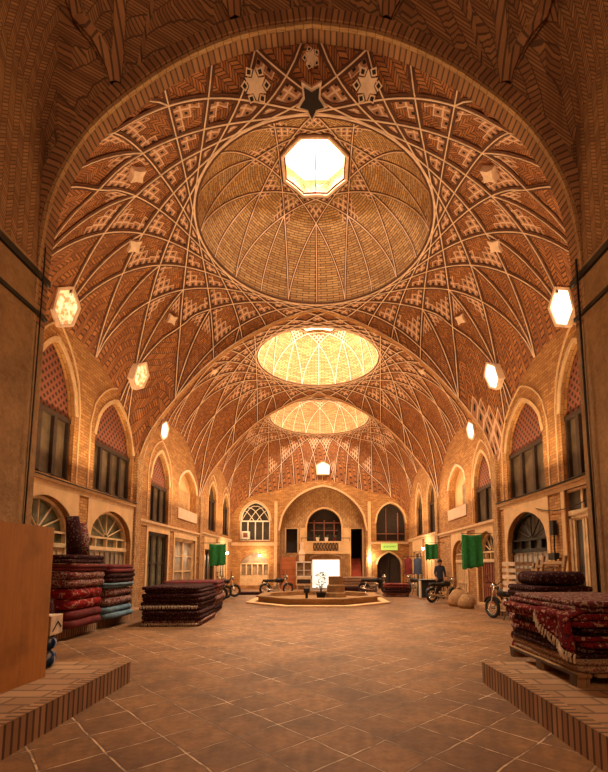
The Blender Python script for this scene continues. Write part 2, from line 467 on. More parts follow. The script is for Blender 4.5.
        for i in cell:
            f = faces[i]; pts = [P3[v] for v in f]
            if polar:
                a0 = math.atan2(pts[0].y-icy, pts[0].x-icx); bu = []
                for p in pts:
                    an = math.atan2(p.y-icy, p.x-icx)
                    while an-a0 > PI: an -= 2*PI
                    while an-a0 < -PI: an += 2*PI
                    bu.append((an*polar + 20, -math.hypot(p.x-icx, p.y-icy)*.8 + p.z*.8 + 20))
                u = {'brick': bu}
            else: u = {'brick': [((p-o3).dot(ay) + 20, (p-o3).dot(ax) + 20) for p in pts]}
            cnt = [0, 0]
            for q, nm in zip(fr, ('kiteA', 'kiteB')):
                o, a, b, n1, n2, det, N = q; cnt['kiteB' == nm] = N
                u[nm] = [(((v[0]-o.x)*b.y - (v[1]-o.y)*b.x)/det*n1, (a.x*(v[1]-o.y) - a.y*(v[0]-o.x))/det*n2) for v in pts]
            u['count'] = [tuple(cnt)] * 3
            mb.face(pts, 0, u)
    o = mb.build(name, mat, parent, smooth=False, weld=False)
    bm = bmesh.new(); bm.from_mesh(o.data)
    for f in bm.faces:
        if f.normal.z > 0: f.normal_flip()
    bm.to_mesh(o.data); bm.free()
    return o

def rib_mesh(pts, Zf, w=.06, h=.055, base=.15):
    """double rib following the vault: dark brick base, pale plaster face"""
    mb = MB(); P = [Vector((x, y, Zf(x, y))) for x, y in pts]; secs = []
    for i, p in enumerate(P):
        t = (P[min(i+1, len(P)-1)] - P[max(i-1, 0)]).normalized()
        e = 1e-3; x, y = pts[i]
        n = Vector(((Zf(x+e, y)-Zf(x-e, y))/(2*e), (Zf(x, y+e)-Zf(x, y-e))/(2*e), -1)); n.normalize()
        b = t.cross(n).normalized()
        secs.append([p - b*base/2 - n*.02, p - b*base/2 + n*h*.35, p - b*w/2 + n*h*.35, p - b*w/2 + n*h, p + b*w/2 + n*h, p + b*w/2 + n*h*.35, p + b*base/2 + n*h*.35, p + b*base/2 - n*.02])
    for i in range(len(secs)-1):
        a, c = secs[i], secs[i+1]
        for k in range(7): mb.face((a[k], a[k+1], c[k+1], c[k]), 1 if k in (2, 3, 4) else 0)
    return mb
def sample(a, b, step=.16):
    a, b = Vector(a), Vector(b); n = max(2, int((b-a).length/step)); return [tuple(a.lerp(b, i/n)) for i in range(n+1)]
def ribs(parent, lines, Zf, **kw):
    for a, b in lines:
        rib_mesh(sample(a, b), Zf, **kw).build('rib', [M['ribbase'], M['rib']], parent)
def ring_rib(parent, poly, Zf, nm='rim_moulding', **kw):
    pts = []
    for i in range(len(poly)): pts += sample(poly[i], poly[(i+1) % len(poly)], .3)[:-1]
    pts.append(pts[0])
    rib_mesh(pts, Zf, **kw).build(nm, [M['ribbase'], M['rib']], parent)

def interp(tab, x):
    x = abs(x)
    if x <= tab[0][0]: return tab[0][1]
    for (a, p), (b, q) in zip(tab, tab[1:]):
        if x <= b:
            t = (x-a)/(b-a); return p + (q-p)*t
    return tab[-1][1]
def refine(tab):                                    # Catmull-Rom smoothing of an arch profile
    out = []
    for i in range(len(tab)-1):
        p0 = tab[max(0, i-1)]; p1 = tab[i]; p2 = tab[i+1]; p3 = tab[min(len(tab)-1, i+2)]
        for k in range(6):
            t = k/6
            out.append(tuple(.5*((2*p1[j]) + (-p0[j]+p2[j])*t + (2*p0[j]-5*p1[j]+4*p2[j]-p3[j])*t*t + (-p0[j]+3*p1[j]-3*p2[j]+p3[j])*t**3) for j in (0, 1)))
    out.append(tab[-1]); return out
FRONT = refine([(0, 10.34), (1.0, 10.17), (1.88, 9.80), (2.7, 9.24), (3.5, 8.45), (4.0, 7.45), (4.17, 6.4), (4.2, 5.2)])
TRANS = refine([(0, 10.02), (1.3, 9.55), (2.64, 8.80), (3.7, 7.92), (4.6, 6.88), (5.3, 5.9), (5.6, 5.2), (W, 4.6)])
BACKB = refine([(0, 7.05), (1.5, 6.8), (3.0, 6.3), (4.3, 6.05), (5.1, 5.5), (W, 4.6)])
FRONTB = [(x, z+.04) for x, z in refine([(0, 10.34), (1.0, 10.17), (1.88, 9.80), (2.7, 9.24), (3.5, 8.5), (4.1, 7.85), (4.7, 7.0), (5.3, 5.9), (W, 4.7)])]
def lunette(v, top=6.95): return 4.6 + (top-4.6)*max(0, 1-(abs(v)/HL)**2.6)

def bayZ(cy, r, Zr, front, back):
    def Z(x, y):
        v = y-cy; rho = math.hypot(x, v)
        if rho < 1e-6: return Zr
        c, s = x/rho, v/rho
        tx = W/abs(c) if abs(c) > 1e-9 else 1e9; ty = HL/abs(s) if abs(s) > 1e-9 else 1e9
        Rb = min(tx, ty)
        B = lunette(s*Rb) if tx < ty else interp(front if s < 0 else back, c*Rb)
        if tx < ty and abs(s*Rb) > HL-.6:           # blend towards the pier springing
            k = (abs(s*Rb)-(HL-.6))/.6; B = B*(1-k) + interp(front if s < 0 else back, W)*k
        t = max(0, min(1, (rho-r)/max(1e-6, Rb-r)))
        return B + (Zr-B)*(1-t**2.0)**.8
    return Z
def clip_out(a, b, c, r):
    a, b, c = Vector(a), Vector(b), Vector(c); d = (b-a).normalized(); t = (c-a).dot(d); h2 = r*r - (a + d*t - c).length_squared
    if h2 <= 0: return [(tuple(a), tuple(b))]
    h = math.sqrt(h2); return [(tuple(a), tuple(a + d*(t-h))), (tuple(a + d*(t+h)), tuple(b))]
def tangents(cx, cy, r, n, off, hx, hy):
    out = []
    for k in range(n):
        a = off + 2*PI*k/n; px, py = r*math.cos(a), r*math.sin(a); dx, dy = -math.sin(a), math.cos(a)
        ts = []
        for sgn in (-1, 1):
            t = 1e9
            if abs(dx) > 1e-9: t = min(t, max((hx-px)/(sgn*dx), (-hx-px)/(sgn*dx)))
            if abs(dy) > 1e-9: t = min(t, max((hy-py)/(sgn*dy), (-hy-py)/(sgn*dy)))
            ts.append(sgn*(t-1e-4))
        if max(abs(q) for q in ts) > 1e8: continue
        out.append(tuple((cx+px+dx*t, cy+py+dy*t) for t in ts))
    return out

bays = [dict(cy=CY[0], r=2.9, Zr=9.75, ro=.86, zo=11.6, front=FRONTB, back=TRANS),
        dict(cy=CY[1], r=2.55, Zr=9.95, ro=1.42, zo=12.1, front=TRANS, back=TRANS),
        dict(cy=CY[2], r=2.9, Zr=9.9, ro=1.25, zo=12.0, front=TRANS, back=BACKB)]
ZB = []
for bi, bd in enumerate(bays):
    cy, r, Zr = bd['cy'], bd['r'], bd['Zr']
    Z = bayZ(cy, r, Zr, bd['front'], bd['back']); ZB.append(Z)
    NT = 24
    rim = circle(0, cy, r, 64)
    outer = []
    rect = [(-W, cy-HL), (W, cy-HL), (W, cy+HL), (-W, cy+HL)]
    for i in range(4): outer += sample(rect[i], rect[(i+1) % 4], .15)[:-1]
    lines = tangents(0, cy, r*1.004, NT, PI/NT, W, HL)
    for k in range(NT):                                   # short ribs running out from the outer crossings
        a = PI/NT + 2*PI*k/NT; q0 = r*1.004/math.cos(PI/4); R1 = min(W/max(1e-9, abs(math.cos(a))), HL/max(1e-9, abs(math.sin(a)))) - .001
        if R1 > q0 + .3: lines.append(((q0*math.cos(a), cy + q0*math.sin(a)), (R1*math.cos(a), cy + R1*math.sin(a))))
    root = sroot('ceiling', ['near vaulted brick bay with ribs fanning from its dome', 'middle vaulted brick bay with ribs around its bright dome', 'far vaulted brick bay with ribs around the rearmost dome'][bi], 'vault')
    vault('brick_web', outer, rim, lines, Z, M['vault'], root, .24, .38, .185 if bi == 0 else .21, 4, random.Random(5+bi), edge_of=lambda q: 4 if abs(q.x) > W-.04 or abs(q.y-cy) > HL-.04 else 60)
    ribs(root, lines, Z, w=.022 if bi == 0 else .03, h=.026, base=.12)
    ring_rib(root, rim, Z, w=.03, h=.03, base=.13)
    # inner dome
    ro, zo = bd['ro'], bd['zo']
    hd = zo - Zr
    def Zd(x, y, cy=cy, r=r, Zr=Zr, hd=hd, ro=ro):
        q = min(1, math.hypot(x, y-cy)/r); q0 = ro/r
        f = (1-q**2.1)**.66; f0 = (1-q0**2.1)**.66
        return Zr + hd*f/f0
    occ = circle(0, cy, ro, 8, PI/8)
    nd = 10; kk = 4
    while r*math.cos(PI*kk/nd) < ro*1.03: kk -= 1
    pr = circle(0, cy, r*.999, nd, PI/2 + PI/nd)
    tr = r*math.cos(PI*kk/nd)
    dl = [(pr[i], pr[(i+kk) % nd]) for i in range(nd)]
    rk = tr/math.cos(PI*(kk-1)/nd)
    for i in range(nd):
        a = PI/2 + 2*PI*i/nd
        dl.append(((r*.999*math.cos(a), cy + r*.999*math.sin(a)), (rk*math.cos(a), cy + rk*math.sin(a))))
    droot = sroot('ceiling', ['near brick dome with octagonal skylight opening', 'bright middle dome seen past the first arch', 'rearmost ribbed dome above the far arch'][bi], 'dome')
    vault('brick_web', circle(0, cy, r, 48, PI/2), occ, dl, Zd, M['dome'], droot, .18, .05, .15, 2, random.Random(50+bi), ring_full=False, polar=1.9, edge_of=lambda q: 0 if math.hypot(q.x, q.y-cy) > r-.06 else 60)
    for a, b in dl: rib_mesh(sample(a, b, .1), Zd, w=.024 if bi == 0 else .04, h=.02, base=.075).build('rib', [M['ribbase'], M['rib']], droot)
    # octagonal lantern with its daylight pane
    lan = MB(); o2 = circle(0, cy, ro, 8, PI/8)
    for k in range(5):
        s0 = 1+.06*k; zz = zo - .05 + .06*k
        oc = circle(0, cy, ro*(1 - .0*k), 8, PI/8)
    for k in range(8):
        a, b = o2[k], o2[(k+1) % 8]
        lan.face([(a[0], a[1], zo-.04), (b[0], b[1], zo-.04), (b[0], b[1], zo+.42), (a[0], a[1], zo+.42)], 0, [(k*.7, 0), (k*.7+.7, 0), (k*.7+.7, .46), (k*.7, .46)])
    lan.build('lantern_wall', M['herr'], droot)
    ringp = circle(0, cy, ro*1.03, 8, PI/8)
    ring_rib(droot, ringp, Zd, 'oculus_frame', w=.07, h=.07, base=.16)
    sk = sroot('window_%d' % (bi+1), 'octagonal skylight pane at the top of the %s dome' % ['near', 'middle', 'far'][bi], 'skylight')
    MB().face([(x, y, zo+.40) for x, y in circle(0, cy, ro*.995, 8, PI/8)]).build('pane', M['skynear' if bi == 0 else 'sky'], sk)
    if bi == 0:
        bars = MB()
        bars.tube([(0, cy-.02, zo+.36), (0, cy + ro*.5, zo+.36)], .012, 6); bars.tube([(0, cy + .0, zo+.36), (0, cy - ro*.9, zo+.36)], .008, 6)
        bars.build('glazing_bar', M['iron'], sk)
    # transverse arch band behind the bay
    if bi < 2:
        yb = cy + HL; tb = MB(); pts = [(-x, z) for x, z in TRANS[::-1]] + TRANS[1:]
        pts = [(-W, 0)] + pts + [(W, 0)]
        acc = 0
        for (x0, z0), (x1, z1) in zip(pts, pts[1:]):
            d = math.hypot(x1-x0, z1-z0); ins = .035
            def inn(x, z): L = math.hypot(x, max(0, z-4.6)) or 1; return (x - ins*(x/L), z - ins*max(0, z-4.6)/L)
            a0, a1 = inn(x0, z0), inn(x1, z1)
            q = .09
            tb.face([(a0[0], yb-q, a0[1]), (a1[0], yb-q, a1[1]), (a1[0], yb+q, a1[1]), (a0[0], yb+q, a0[1])], 0, [(acc, 0), (acc+d, 0), (acc+d, 2*q), (acc, 2*q)])
            for yy in (yb-q, yb+q):
                tb.face([(x0, yy, z0), (x1, yy, z1), (a1[0], yy, a1[1]), (a0[0], yy, a0[1])], 1, [(0, acc), (0, acc+d), (ins, acc+d), (ins, acc)])
            acc += d
        o = tb.build('trim_%d' % (bi+1), [M['brick'], M['rib']]); struct(o, 'transverse brick arch band behind the %s dome' % ['near', 'middle'][bi], 'arch')

# star medallions on the vault strip behind the front arch and in the side webs
def star(parent, x, y, Zf, rad, pale='rib', pts=6, rot=0, kit=True):
    e = 1e-3
    n = Vector(((Zf(x+e, y)-Zf(x-e, y))/(2*e), (Zf(x, y+e)-Zf(x, y-e))/(2*e), -1)).normalized()
    p = Vector((x, y, Zf(x, y))) + n*.045
    t = Vector((1, 0, 0)); t = (t - n*t.dot(n)).normalized(); b = n.cross(t)
    P = lambda r, a, h=0: p + t*r*math.cos(a) + b*r*math.sin(a) + n*h
    mb = MB(); N = pts*2
    ring = [(rad if k % 2 == 0 else rad*.55, rot + 2*PI*k/N) for k in range(N)]
    mb.face([P(r, a, .02) for r, a in ring], 0)
    for k in range(N):
        (r0, a0), (r1, a1) = ring[k], ring[(k+1) % N]
        mb.face([P(r0, a0, .02), P(r1, a1, .02), P(r1, a1, -.2), P(r0, a0, -.2)], 0)
    if kit:
        for k in range(pts):
            a = rot + 2*PI*(k+.5)/pts; d = PI/pts
            q = [(rad*.62, a), (rad*1.0, a-d*.72), (rad*1.32, a), (rad*1.0, a+d*.72)]
            mb.face([P(r, aa, .012) for r, aa in q], 1)
            qi = [(rad*.76, a), (rad*.98, a-d*.42), (rad*1.17, a), (rad*.98, a+d*.42)]
            mb.face([P(r, aa, .016) for r, aa in qi], 2)
    return mb.build('star_medallion', [M[pale], M['rib'], M['dark']], parent, weld=False)
croot = [o for o in col.objects if o.name.startswith('ceiling') and o.get('category') == 'vault']
for sx in (-1, 1):
    star(croot[0], sx*.98, 6.74, ZB[0], .2, rot=.5*sx)
    star(croot[0], sx*3.55, 7.9, ZB[0], .2, pts=4, kit=False)
    star(croot[0], sx*4.35, 9.6, ZB[0], .22, pts=4, kit=False)
    star(croot[1], sx*4.2, 16.6, ZB[1], .2, pts=4, kit=False)
    star(croot[0], sx*4.3, 12.1, ZB[0], .18, pts=4, kit=False)
star(croot[0], 0, 6.55, ZB[0], .12, pts=5)
star(croot[0], 0, 6.9, ZB[0], .3, 'rib', pts=5, rot=-PI/2, kit=False)
star(croot[0], 0, 6.9, lambda x, y: ZB[0](x, y)-.03, .23, 'dark', pts=5, rot=-PI/2, kit=False)

# hexagonal windows low on the vault
hx = [(9.1, 7.25, .36), (12.4, 7.15, .33), (15.5, 6.45, .27)]
wn = 4
for side in (-1, 1):
    for k, (yy, zz, rr) in enumerate(hx):
        Z = ZB[0] if yy < CY[0]+HL else ZB[1]
        x = W
        while x > 3 and Z(x*side, yy) < zz: x -= .02
        root = sroot('window_%d' % wn, '%s lit hexagonal window low on the vault, %s from the front' % ('left-hand' if side < 0 else 'right-hand', ('first', 'second', 'third')[k]), 'window'); wn += 1
        e = 1e-3; n = Vector(((Z(x*side+e, yy)-Z(x*side-e, yy))/(2*e), 0, -1)).normalized()
        n = (n*.8 + Vector((-side, -.35, 0))*.45).normalized()
        t = Vector((0, 1, 0)); t = (t - n*t.dot(n)).normalized(); b = n.cross(t)
        if b.z < 0: b = -b
        c = Vector((x*side, yy, zz)) + n*.07
        hexp = [(0, 1.25), (.85, .55), (.75, -.6), (0, -1.15), (-.75, -.6), (-.85, .55)]
        q = [c + t*u*rr + b*v*rr for u, v in hexp]
        MB().face(q).build('pane', M['hexlight' if side > 0 or k == 2 else 'hexpattern'], root)
        fm = MB(); ou = [c + t*u*rr*1.2 + b*v*rr*1.17 for u, v in hexp]
        for i in range(6):
            j = (i+1) % 6
            fm.face([ou[i]+n*.04, ou[j]+n*.04, q[j]+n*.04, q[i]+n*.04]); fm.face([q[i]+n*.04, q[j]+n*.04, q[j]-n*.02, q[i]-n*.02]); fm.face([ou[i]+n*.04, ou[j]+n*.04, ou[j]-n*.25, ou[i]-n*.25])
        fm.build('frame', M['rib'], root)

# ------------------------------------------------------------------ walls with openings
def arch_pts(c, w, z0, zs, za, n=8, k=.72):
    L = [(c-w/2, z0)]
    left = []
    for i in range(n+1):
        u = i/n; left.append((c-w/2 + u*w/2, zs + (za-zs)*(k*math.sqrt(max(0, 1-(1-u)**2)) + (1-k)*u)))
    return L + left + [(2*c-x, z) for x, z in left[-2::-1]] + [(c+w/2, z0)]
def rect_pts(a, b, z0, z1): return [(a, z0), (a, z1), (b, z1), (b, z0)]

def panel(mb, outline, holes, place, depth, mi=0, mi_rev=None, off=(0, 0), fill=0):
    """flat wall face with holes and reveals; place(u, z, d) -> 3D, d = depth into the wall"""
    V = []; E = []
    for p in [outline] + holes:
        n = len(V); V += [Vector(q) for q in p]; E += [(n+i, n+(i+1) % len(p)) for i in range(len(p))]
    ov, oe, of, *_ = delaunay_2d_cdt(V, E, [], 0, 1e-5)
    for f in of:
        c = (sum(ov[i].x for i in f)/3, sum(ov[i].y for i in f)/3)
        if not inside_poly(c, outline) or any(inside_poly(c, h) for h in holes): continue
        mb.face([place(ov[i].x, ov[i].y, 0) for i in f], mi, [(ov[i].x+off[0], ov[i].y+off[1]) for i in f])
    for h in holes:
        acc = 0
        for i in range(len(h)):
            a, b = h[i], h[(i+1) % len(h)]; d = math.hypot(a[0]-b[0], a[1]-b[1])
            if max(a[1], b[1]) < .005: continue
            mb.face([place(*a, 0), place(*b, 0), place(*b, depth), place(*a, depth)], mi if mi_rev is None else mi_rev, [(acc, 0), (acc+d, 0), (acc+d, depth), (acc, depth)]); acc += d
    return mb
def plate(mb, outline, place, d, mi=0):               # flat filled outline at depth d
    V = [Vector(q) for q in outline]; E = [(i, (i+1) % len(V)) for i in range(len(V))]
    ov, oe, of, *_ = delaunay_2d_cdt(V, E, [], 0, 1e-5)
    for f in of:
        c = (sum(ov[i].x for i in f)/3, sum(ov[i].y for i in f)/3)
        if inside_poly(c, outline): mb.face([place(ov[i].x, ov[i].y, d) for i in f], mi, [(ov[i].x, ov[i].y) for i in f])
    return mb
def bar(mb, place, u0, u1, z0, z1, d0, d1, mi=0):
    P = [place(u, z, d) for d in (d0, d1) for u, z in ((u0, z0), (u1, z0), (u1, z1), (u0, z1))]
    for q in ((0,1,2,3),(4,5,6,7),(0,1,5,4),(1,2,6,5),(2,3,7,6),(3,0,4,7)): mb.face([P[i] for i in q], mi)
    return mb
def band(mb, poly, place, w, d0, d1, mi=0, closed=False):  # trim strip that follows an outline
    c = (sum(p[0] for p in poly)/len(poly), sum(p[1] for p in poly)/len(poly))
    ou = []
    n = len(poly)
    for i, p in enumerate(poly):
        a = poly[max(0, i-1)]; b = poly[min(n-1, i+1)]
        t = Vector((b[0]-a[0], b[1]-a[1])).normalized(); m = Vector((-t.y, t.x))
        if m.dot(Vector((p[0]-c[0], p[1]-c[1]))) < 0: m = -m
        ou.append((p[0]+m.x*w, p[1]+m.y*w))
    for i in range(n-1):
        p, q, r, s = poly[i], poly[i+1], ou[i+1], ou[i]
        mb.face([place(*p, d0), place(*q, d0), place(*r, d0), place(*s, d0)], mi)
        mb.face([place(*p, d0), place(*q, d0), place(*q, d1), place(*p, d1)], mi)
        mb.face([place(*s, d0), place(*r, d0), place(*r, d1), place(*s, d1)], mi)
    return mb

def place_left(u, z, d): return Vector((-W-d, u, z))
def place_right(u, z, d): return Vector((W+d, u, z))
def place_back(u, z, d): return Vector((u, Y1+d, z))

cnt = {'w': wn, 'd': 1}
def upper_window(place, u0, u1, z0, zf, za, cols, label, narrow=False, tym='lattice', pane='glass'):
    """arched niche: lattice brick tympanum above a dark wood window"""
    root = sroot('window_%d' % cnt['w'], label, 'window'); cnt['w'] += 1
    c = (u0+u1)/2; w = u1-u0
    A = arch_pts(c, w, z0, zf+.12, za)
    tri = [p for p in A if p[1] >= zf+.0]
    t = MB(); plate(t, [(u0, zf)] + [p for p in A[1:-1]] + [(u1, zf)], place, .16); t.build('brick_tympanum', M[tym], root)
    f = MB(); bar(f, place, u0, u1, z0, z0+.07, .10, .2); bar(f, place, u0, u1, zf-.07, zf+.03, .08, .2)
    for k in range(cols+1):
        x = u0 + w*k/cols; hw = .07 if k in (0, cols) else .06
        bar(f, place, max(u0, x-hw), min(u1, x+hw), z0, zf, .10, .2)
    f.build('frame', M['darkwood'], root)
    for k in range(cols):
        g = MB(); bar(g, place, u0+w*k/cols+.03, u0+w*(k+1)/cols-.03, z0+.03, zf-.03, .18, .22); g.build('pane', M[pane], root)
    b = MB(); band(b, A[1:-1], place, .11, -.03, .02)
    O = arch_pts(c, w+(.5 if w > 1.6 else .3), z0, zf+.35, za+.42); band(b, O, place, .045, -.03, .02)
    b.build('arch_trim', M['trim'], root)
    return root, A

def fan_door(place, u0, u1, z0, zs, za, label, leaf='palewood', glass='glassgreen', grille=False, leaves=2):
    root = sroot('door_%d' % cnt['d'], label, 'door'); cnt['d'] += 1
    c = (u0+u1)/2; w = u1-u0; A = arch_pts(c, w, z0, zs, za, 10, .93)
    zt = zs - .25
    g = MB(); plate(g, [(u0, zt)] + A[1:-1] + [(u1, zt)], place, .22); g.build('fanlight', M[glass], root)
    f = MB(); band(f, A, place, -.08, .12, .24)
    bar(f, place, u0, u1, zt-.05, zt+.05, .1, .24); bar(f, place, u0, u1, zs+.02, zs+.07, .12, .24)
    for k in range(1, 6):
        a = PI*k/6; r0 = .14; 
        x1, z1 = c + w*.48*math.cos(a), zs + .05 + (za-zs-.1)*math.sin(a)
        P = [place(c + .12*math.cos(a), zs+.05 + .1*math.sin(a), .16), place(x1, z1, .16)]
        f.tube(P, .018, 5)
    for k in range(1, 4): bar(f, place, u0+w*k/4-.02, u0+w*k/4+.02, zt, zs+.02, .12, .24)
    f.build('frame', M['iron'] if grille else M['palewood'], root)
    for k in range(leaves):
        a = u0 + .06 + (w-.12)*k/leaves; b = u0 + .06 + (w-.12)*(k+1)/leaves
        L = MB(); bar(L, place, a+.01, b-.01, z0, zt-.05, .16, .24)
        n = 4
        for q in range(n+1): bar(L, place, a+.01+(b-a-.05)*q/n, a+.04+(b-a-.05)*q/n, z0+.1, zt-.1, .13, .17)
        bar(L, place, a+.01, b-.01, z0+.55, z0+.63, .13, .17)
        L.build('door_leaf', M[leaf], root)
    return root, A
def glazed_door(place, u0, u1, z0, z1, label, cols=2, rows=3, wood='palewood', pane='glass', kick=.5):
    root = sroot('door_%d' % cnt['d'], label, 'door'); cnt['d'] += 1
    w = u1-u0; f = MB()
    bar(f, place, u0, u0+.08, z0, z1, .06, .2); bar(f, place, u1-.08, u1, z0, z1, .06, .2); bar(f, place, u0, u1, z1-.08, z1, .06, .2)
    f.build('frame', M[wood], root)
    for k in range(cols):
        a = u0+.08+(w-.16)*k/cols; b = u0+.08+(w-.16)*(k+1)/cols
        L = MB(); bar(L, place, a+.01, b-.01, z0, z0+kick, .1, .17)
        for x in (a+.01, b-.08): bar(L, place, x, x+.07, z0, z1-.08, .09, .17)
        for r in range(rows+1):
            zz = z0+kick+(z1-.1-z0-kick)*r/rows; bar(L, place, a, b, zz-.025, zz+.025, .1, .17)
        bar(L, place, a+.14, b-.14, z0+.1, z0+kick-.08, .07, .1)
        L.build('door_leaf', M[wood], root)
        g = MB(); bar(g, place, a+.05, b-.05, z0+kick, z1-.08, .14, .16); g.build('pane', M[pane], root)
    return root, rect_pts(u0, u1, z0, z1)

def side_wall(side):
    place = place_left if side < 0 else place_right
    nm = 'left' if side < 0 else 'right'
    H = []
    up = [(8.4, 10.0, 3.45, 4.92, 6.5, 3), (10.95, 13.15, 3.45, 4.76, 6.15, 4), (14.65, 16.4, 3.02, 4.36, 5.62, 3)] if side < 0 else \
         [(8.4, 9.75, 3.42, 4.9, 6.4, 3), (10.6, 12.75, 3.4, 4.74, 6.05, 3), (14.0, 15.6, 3.0, 4.2, 5.45, 2)]
    lab = ['nearest arched window with dark panes high on the %s wall', 'second arched window with dark panes high on the %s wall', 'third arched window, set lower beside the blind niche on the %s wall']
    for k, (a, b, z0, zf, za, n) in enumerate(up):
        r, A = upper_window(place, a, b, z0, zf, za, n, lab[k] % nm, pane='upglass'); H.append(A)
    # narrow windows of the far bay
    nar = [(22.2, 23.7, 3.3, 5.0, 5.9, 2), (25.4, 26.9, 3.3, 5.0, 5.8, 2)] if side < 0 else [(21.1, 22.5, 3.1, 4.7, 5.8, 2), (23.9, 25.3, 3.2, 4.8, 5.8, 2)]
    for k, (a, b, z0, zf, za, n) in enumerate(nar):
        r, A = upper_window(place, a, b, z0, zf, za, n, '%s narrow arched window of the far bay on the %s wall' % (('nearer', 'farther')[k], nm), tym='glass'); H.append(A)
    # blind niche of the middle bay
    a, b = (17.5, 20.0) if side < 0 else (16.5, 18.8)
    A = arch_pts((a+b)/2, b-a, 3.9, 4.75, 5.6); H.append(A)
    root = sroot('window_%d' % cnt['w'], 'pale blind arched niche on the %s wall above a plaster panel' % nm, 'niche'); cnt['w'] += 1
    t = MB(); plate(t, A, place, .3); t.build('back_panel', M['plaster'], root)
    t = MB()
    if side < 0: bar(t, place, a+.5, b-.5, 3.9, 4.75, .22, .31)
    else: bar(t, place, a+.3, a+1.1, 3.95, 4.8, .22, .31)
    t.build('shutter', M['herr'] if side < 0 else M['curtain'], root)
    t = MB(); band(t, A[1:-1], place, .1, -.03, .02); bar(t, place, a-.05, b+.05, 3.42, 3.86, -.04, .02); t.build('arch_trim', M['plasterpale'], root)
    # ground floor
    if side < 0:
        for k, (a, b) in enumerate(((8.1, 10.2), (10.9, 13.25))):
            r, A = fan_door(place, a, b, .28, 2.2, 3.0, ['nearest pale arched doorway with glazed fanlight behind the rug stacks', 'second pale arched doorway with curtained leaves on the left wall'][k], 'curtain' if k else 'palewood'); H.append(A)
        r, A = glazed_door(place, 14.55, 16.45, .3, 2.65, 'dark glazed shop front with greenery below the third left window', 3, 2, 'darkwood', 'glassgreen', .3); H.append(A)
        r, A = glazed_door(place, 17.2, 20.0, .3, 2.6, 'pale framed glazed shop front below the left blind niche', 2, 3, 'palewood', 'curtain', .3); H.append(A)
        r, A = glazed_door(place, 21.6, 23.6, .2, 2.3, 'dark shop doorway behind the left green banner', 2, 1, 'darkwood', 'glass', .3); H.append(A)
        r, A = glazed_door(place, 24.4, 26.6, .2, 2.3, 'far left glazed doorway beside the back corner', 3, 1, 'palewood', 'glass', .5); H.append(A)
    else:
        r, A = glazed_door(place, 8.7, 9.75, .15, 2.62, 'tall pale double door with long glass lights beside the right pier', 2, 1, 'palewood', 'glass', .75); H.append(A)
        tr = MB(); bar(tr, place, 8.7, 9.75, 2.68, 3.2, .1, .14); tr.build('transom_light', M['glass'], r)
        tb = MB(); bar(tb, place, 8.7, 9.75, 2.6, 2.72, .05, .2); bar(tb, place, 9.19, 9.26, 2.7, 3.2, .06, .16); bar(tb, place, 8.65, 9.8, 3.14, 3.22, .05, .2); tb.build('transom_frame', M['palewood'], r)
        H[-1] = rect_pts(8.7, 9.75, .15, 3.2)
        r, A = fan_door(place, 10.6, 12.9, .2, 2.15, 2.95, 'arched doorway with dark iron fanlight grille on the right wall', 'greymetal', 'glass', True); H.append(A)
        r, A = fan_door(place, 13.75, 15.45, .2, 1.9, 2.65, 'red brown arched double door beside the large right banner', 'reddoor', 'glass'); H.append(A)
        r, A = fan_door(place, 16.6, 18.4, .2, 1.9, 2.5, 'cream arched doorway behind the parked motorbike', 'palewood', 'curtain'); H.append(A)
        r, A = glazed_door(place, 21.4, 23.2, .2, 2.3, 'cream shuttered shop front behind the small right banner', 3, 1, 'palewood', 'plaster', .6); H.append(A)
        r, A = glazed_door(place, 24.2, 26.4, .2, 2.3, 'far right shop doorway behind the hung garments', 2, 1, 'palewood', 'glass', .4); H.append(A)
    wall = MB(); panel(wall, rect_pts(Y0, Y1+.02, 0, 8.4), H, place, .35, 0)
    o = wall.build('wall_%s' % nm, M['brick'], weld=False); struct(o, '%s brick wall of the hall with arched windows over doors' % nm, 'wall')
    # cream plaster surrounds around the ground-floor doors
    s = MB()
    doors = [h for h in H if h[0][1] < 1]
    for h in doors:
        a, b = min(p[0] for p in h), max(p[0] for p in h); top = 3.28 if a < 13.5 else 2.98
        if max(p[1] for p in h) > top-.05: continue
        panel(s, rect_pts(a-.14, b+.14, 0.02, top), [[(x, max(.03, z)) for x, z in h]], lambda u, z, d: place(u, z, d-.03), .03)
        for u in (a-.14, b+.14): bar(s, place, u-.004, u+.004, .02, top, -.03, .01)
    s.build('plaster_surround', M['plaster'], o, weld=False)
    # cornices under the upper windows
    cz = MB()
    for a, b, z in ((Y0, 13.45, 3.36), (13.65, 20.55, 2.98 if side < 0 else 2.95), (20.75, Y1, 3.1)):
        bar(cz, place, a, b, z-.06, z+.02, -.09, .02); bar(cz, place, a, b, z-.16, z-.06, -.04, .02)
    oc = cz.build('trim_%d' % (3 if side < 0 else 4), M['trim']); struct(oc, 'plaster cornice under the upper windows of the %s wall' % nm, 'cornice')
    # pilaster strips between the bays and windows
    ps = MB()
    for u, w2 in ((13.55, .2), (20.65, .2)):
        bar(ps, place, u-w2, u+w2, .0, 5.0, -.10, .02)
    for f_ in range(0): pass
    op = ps.build('trim_%d' % (5 if side < 0 else 6), M['herr']); struct(op, 'brick pilaster strips of the %s wall' % nm, 'pilaster')
side_wall(-1); side_wall(1)

# ------------------------------------------------------------------ back wall
H = []
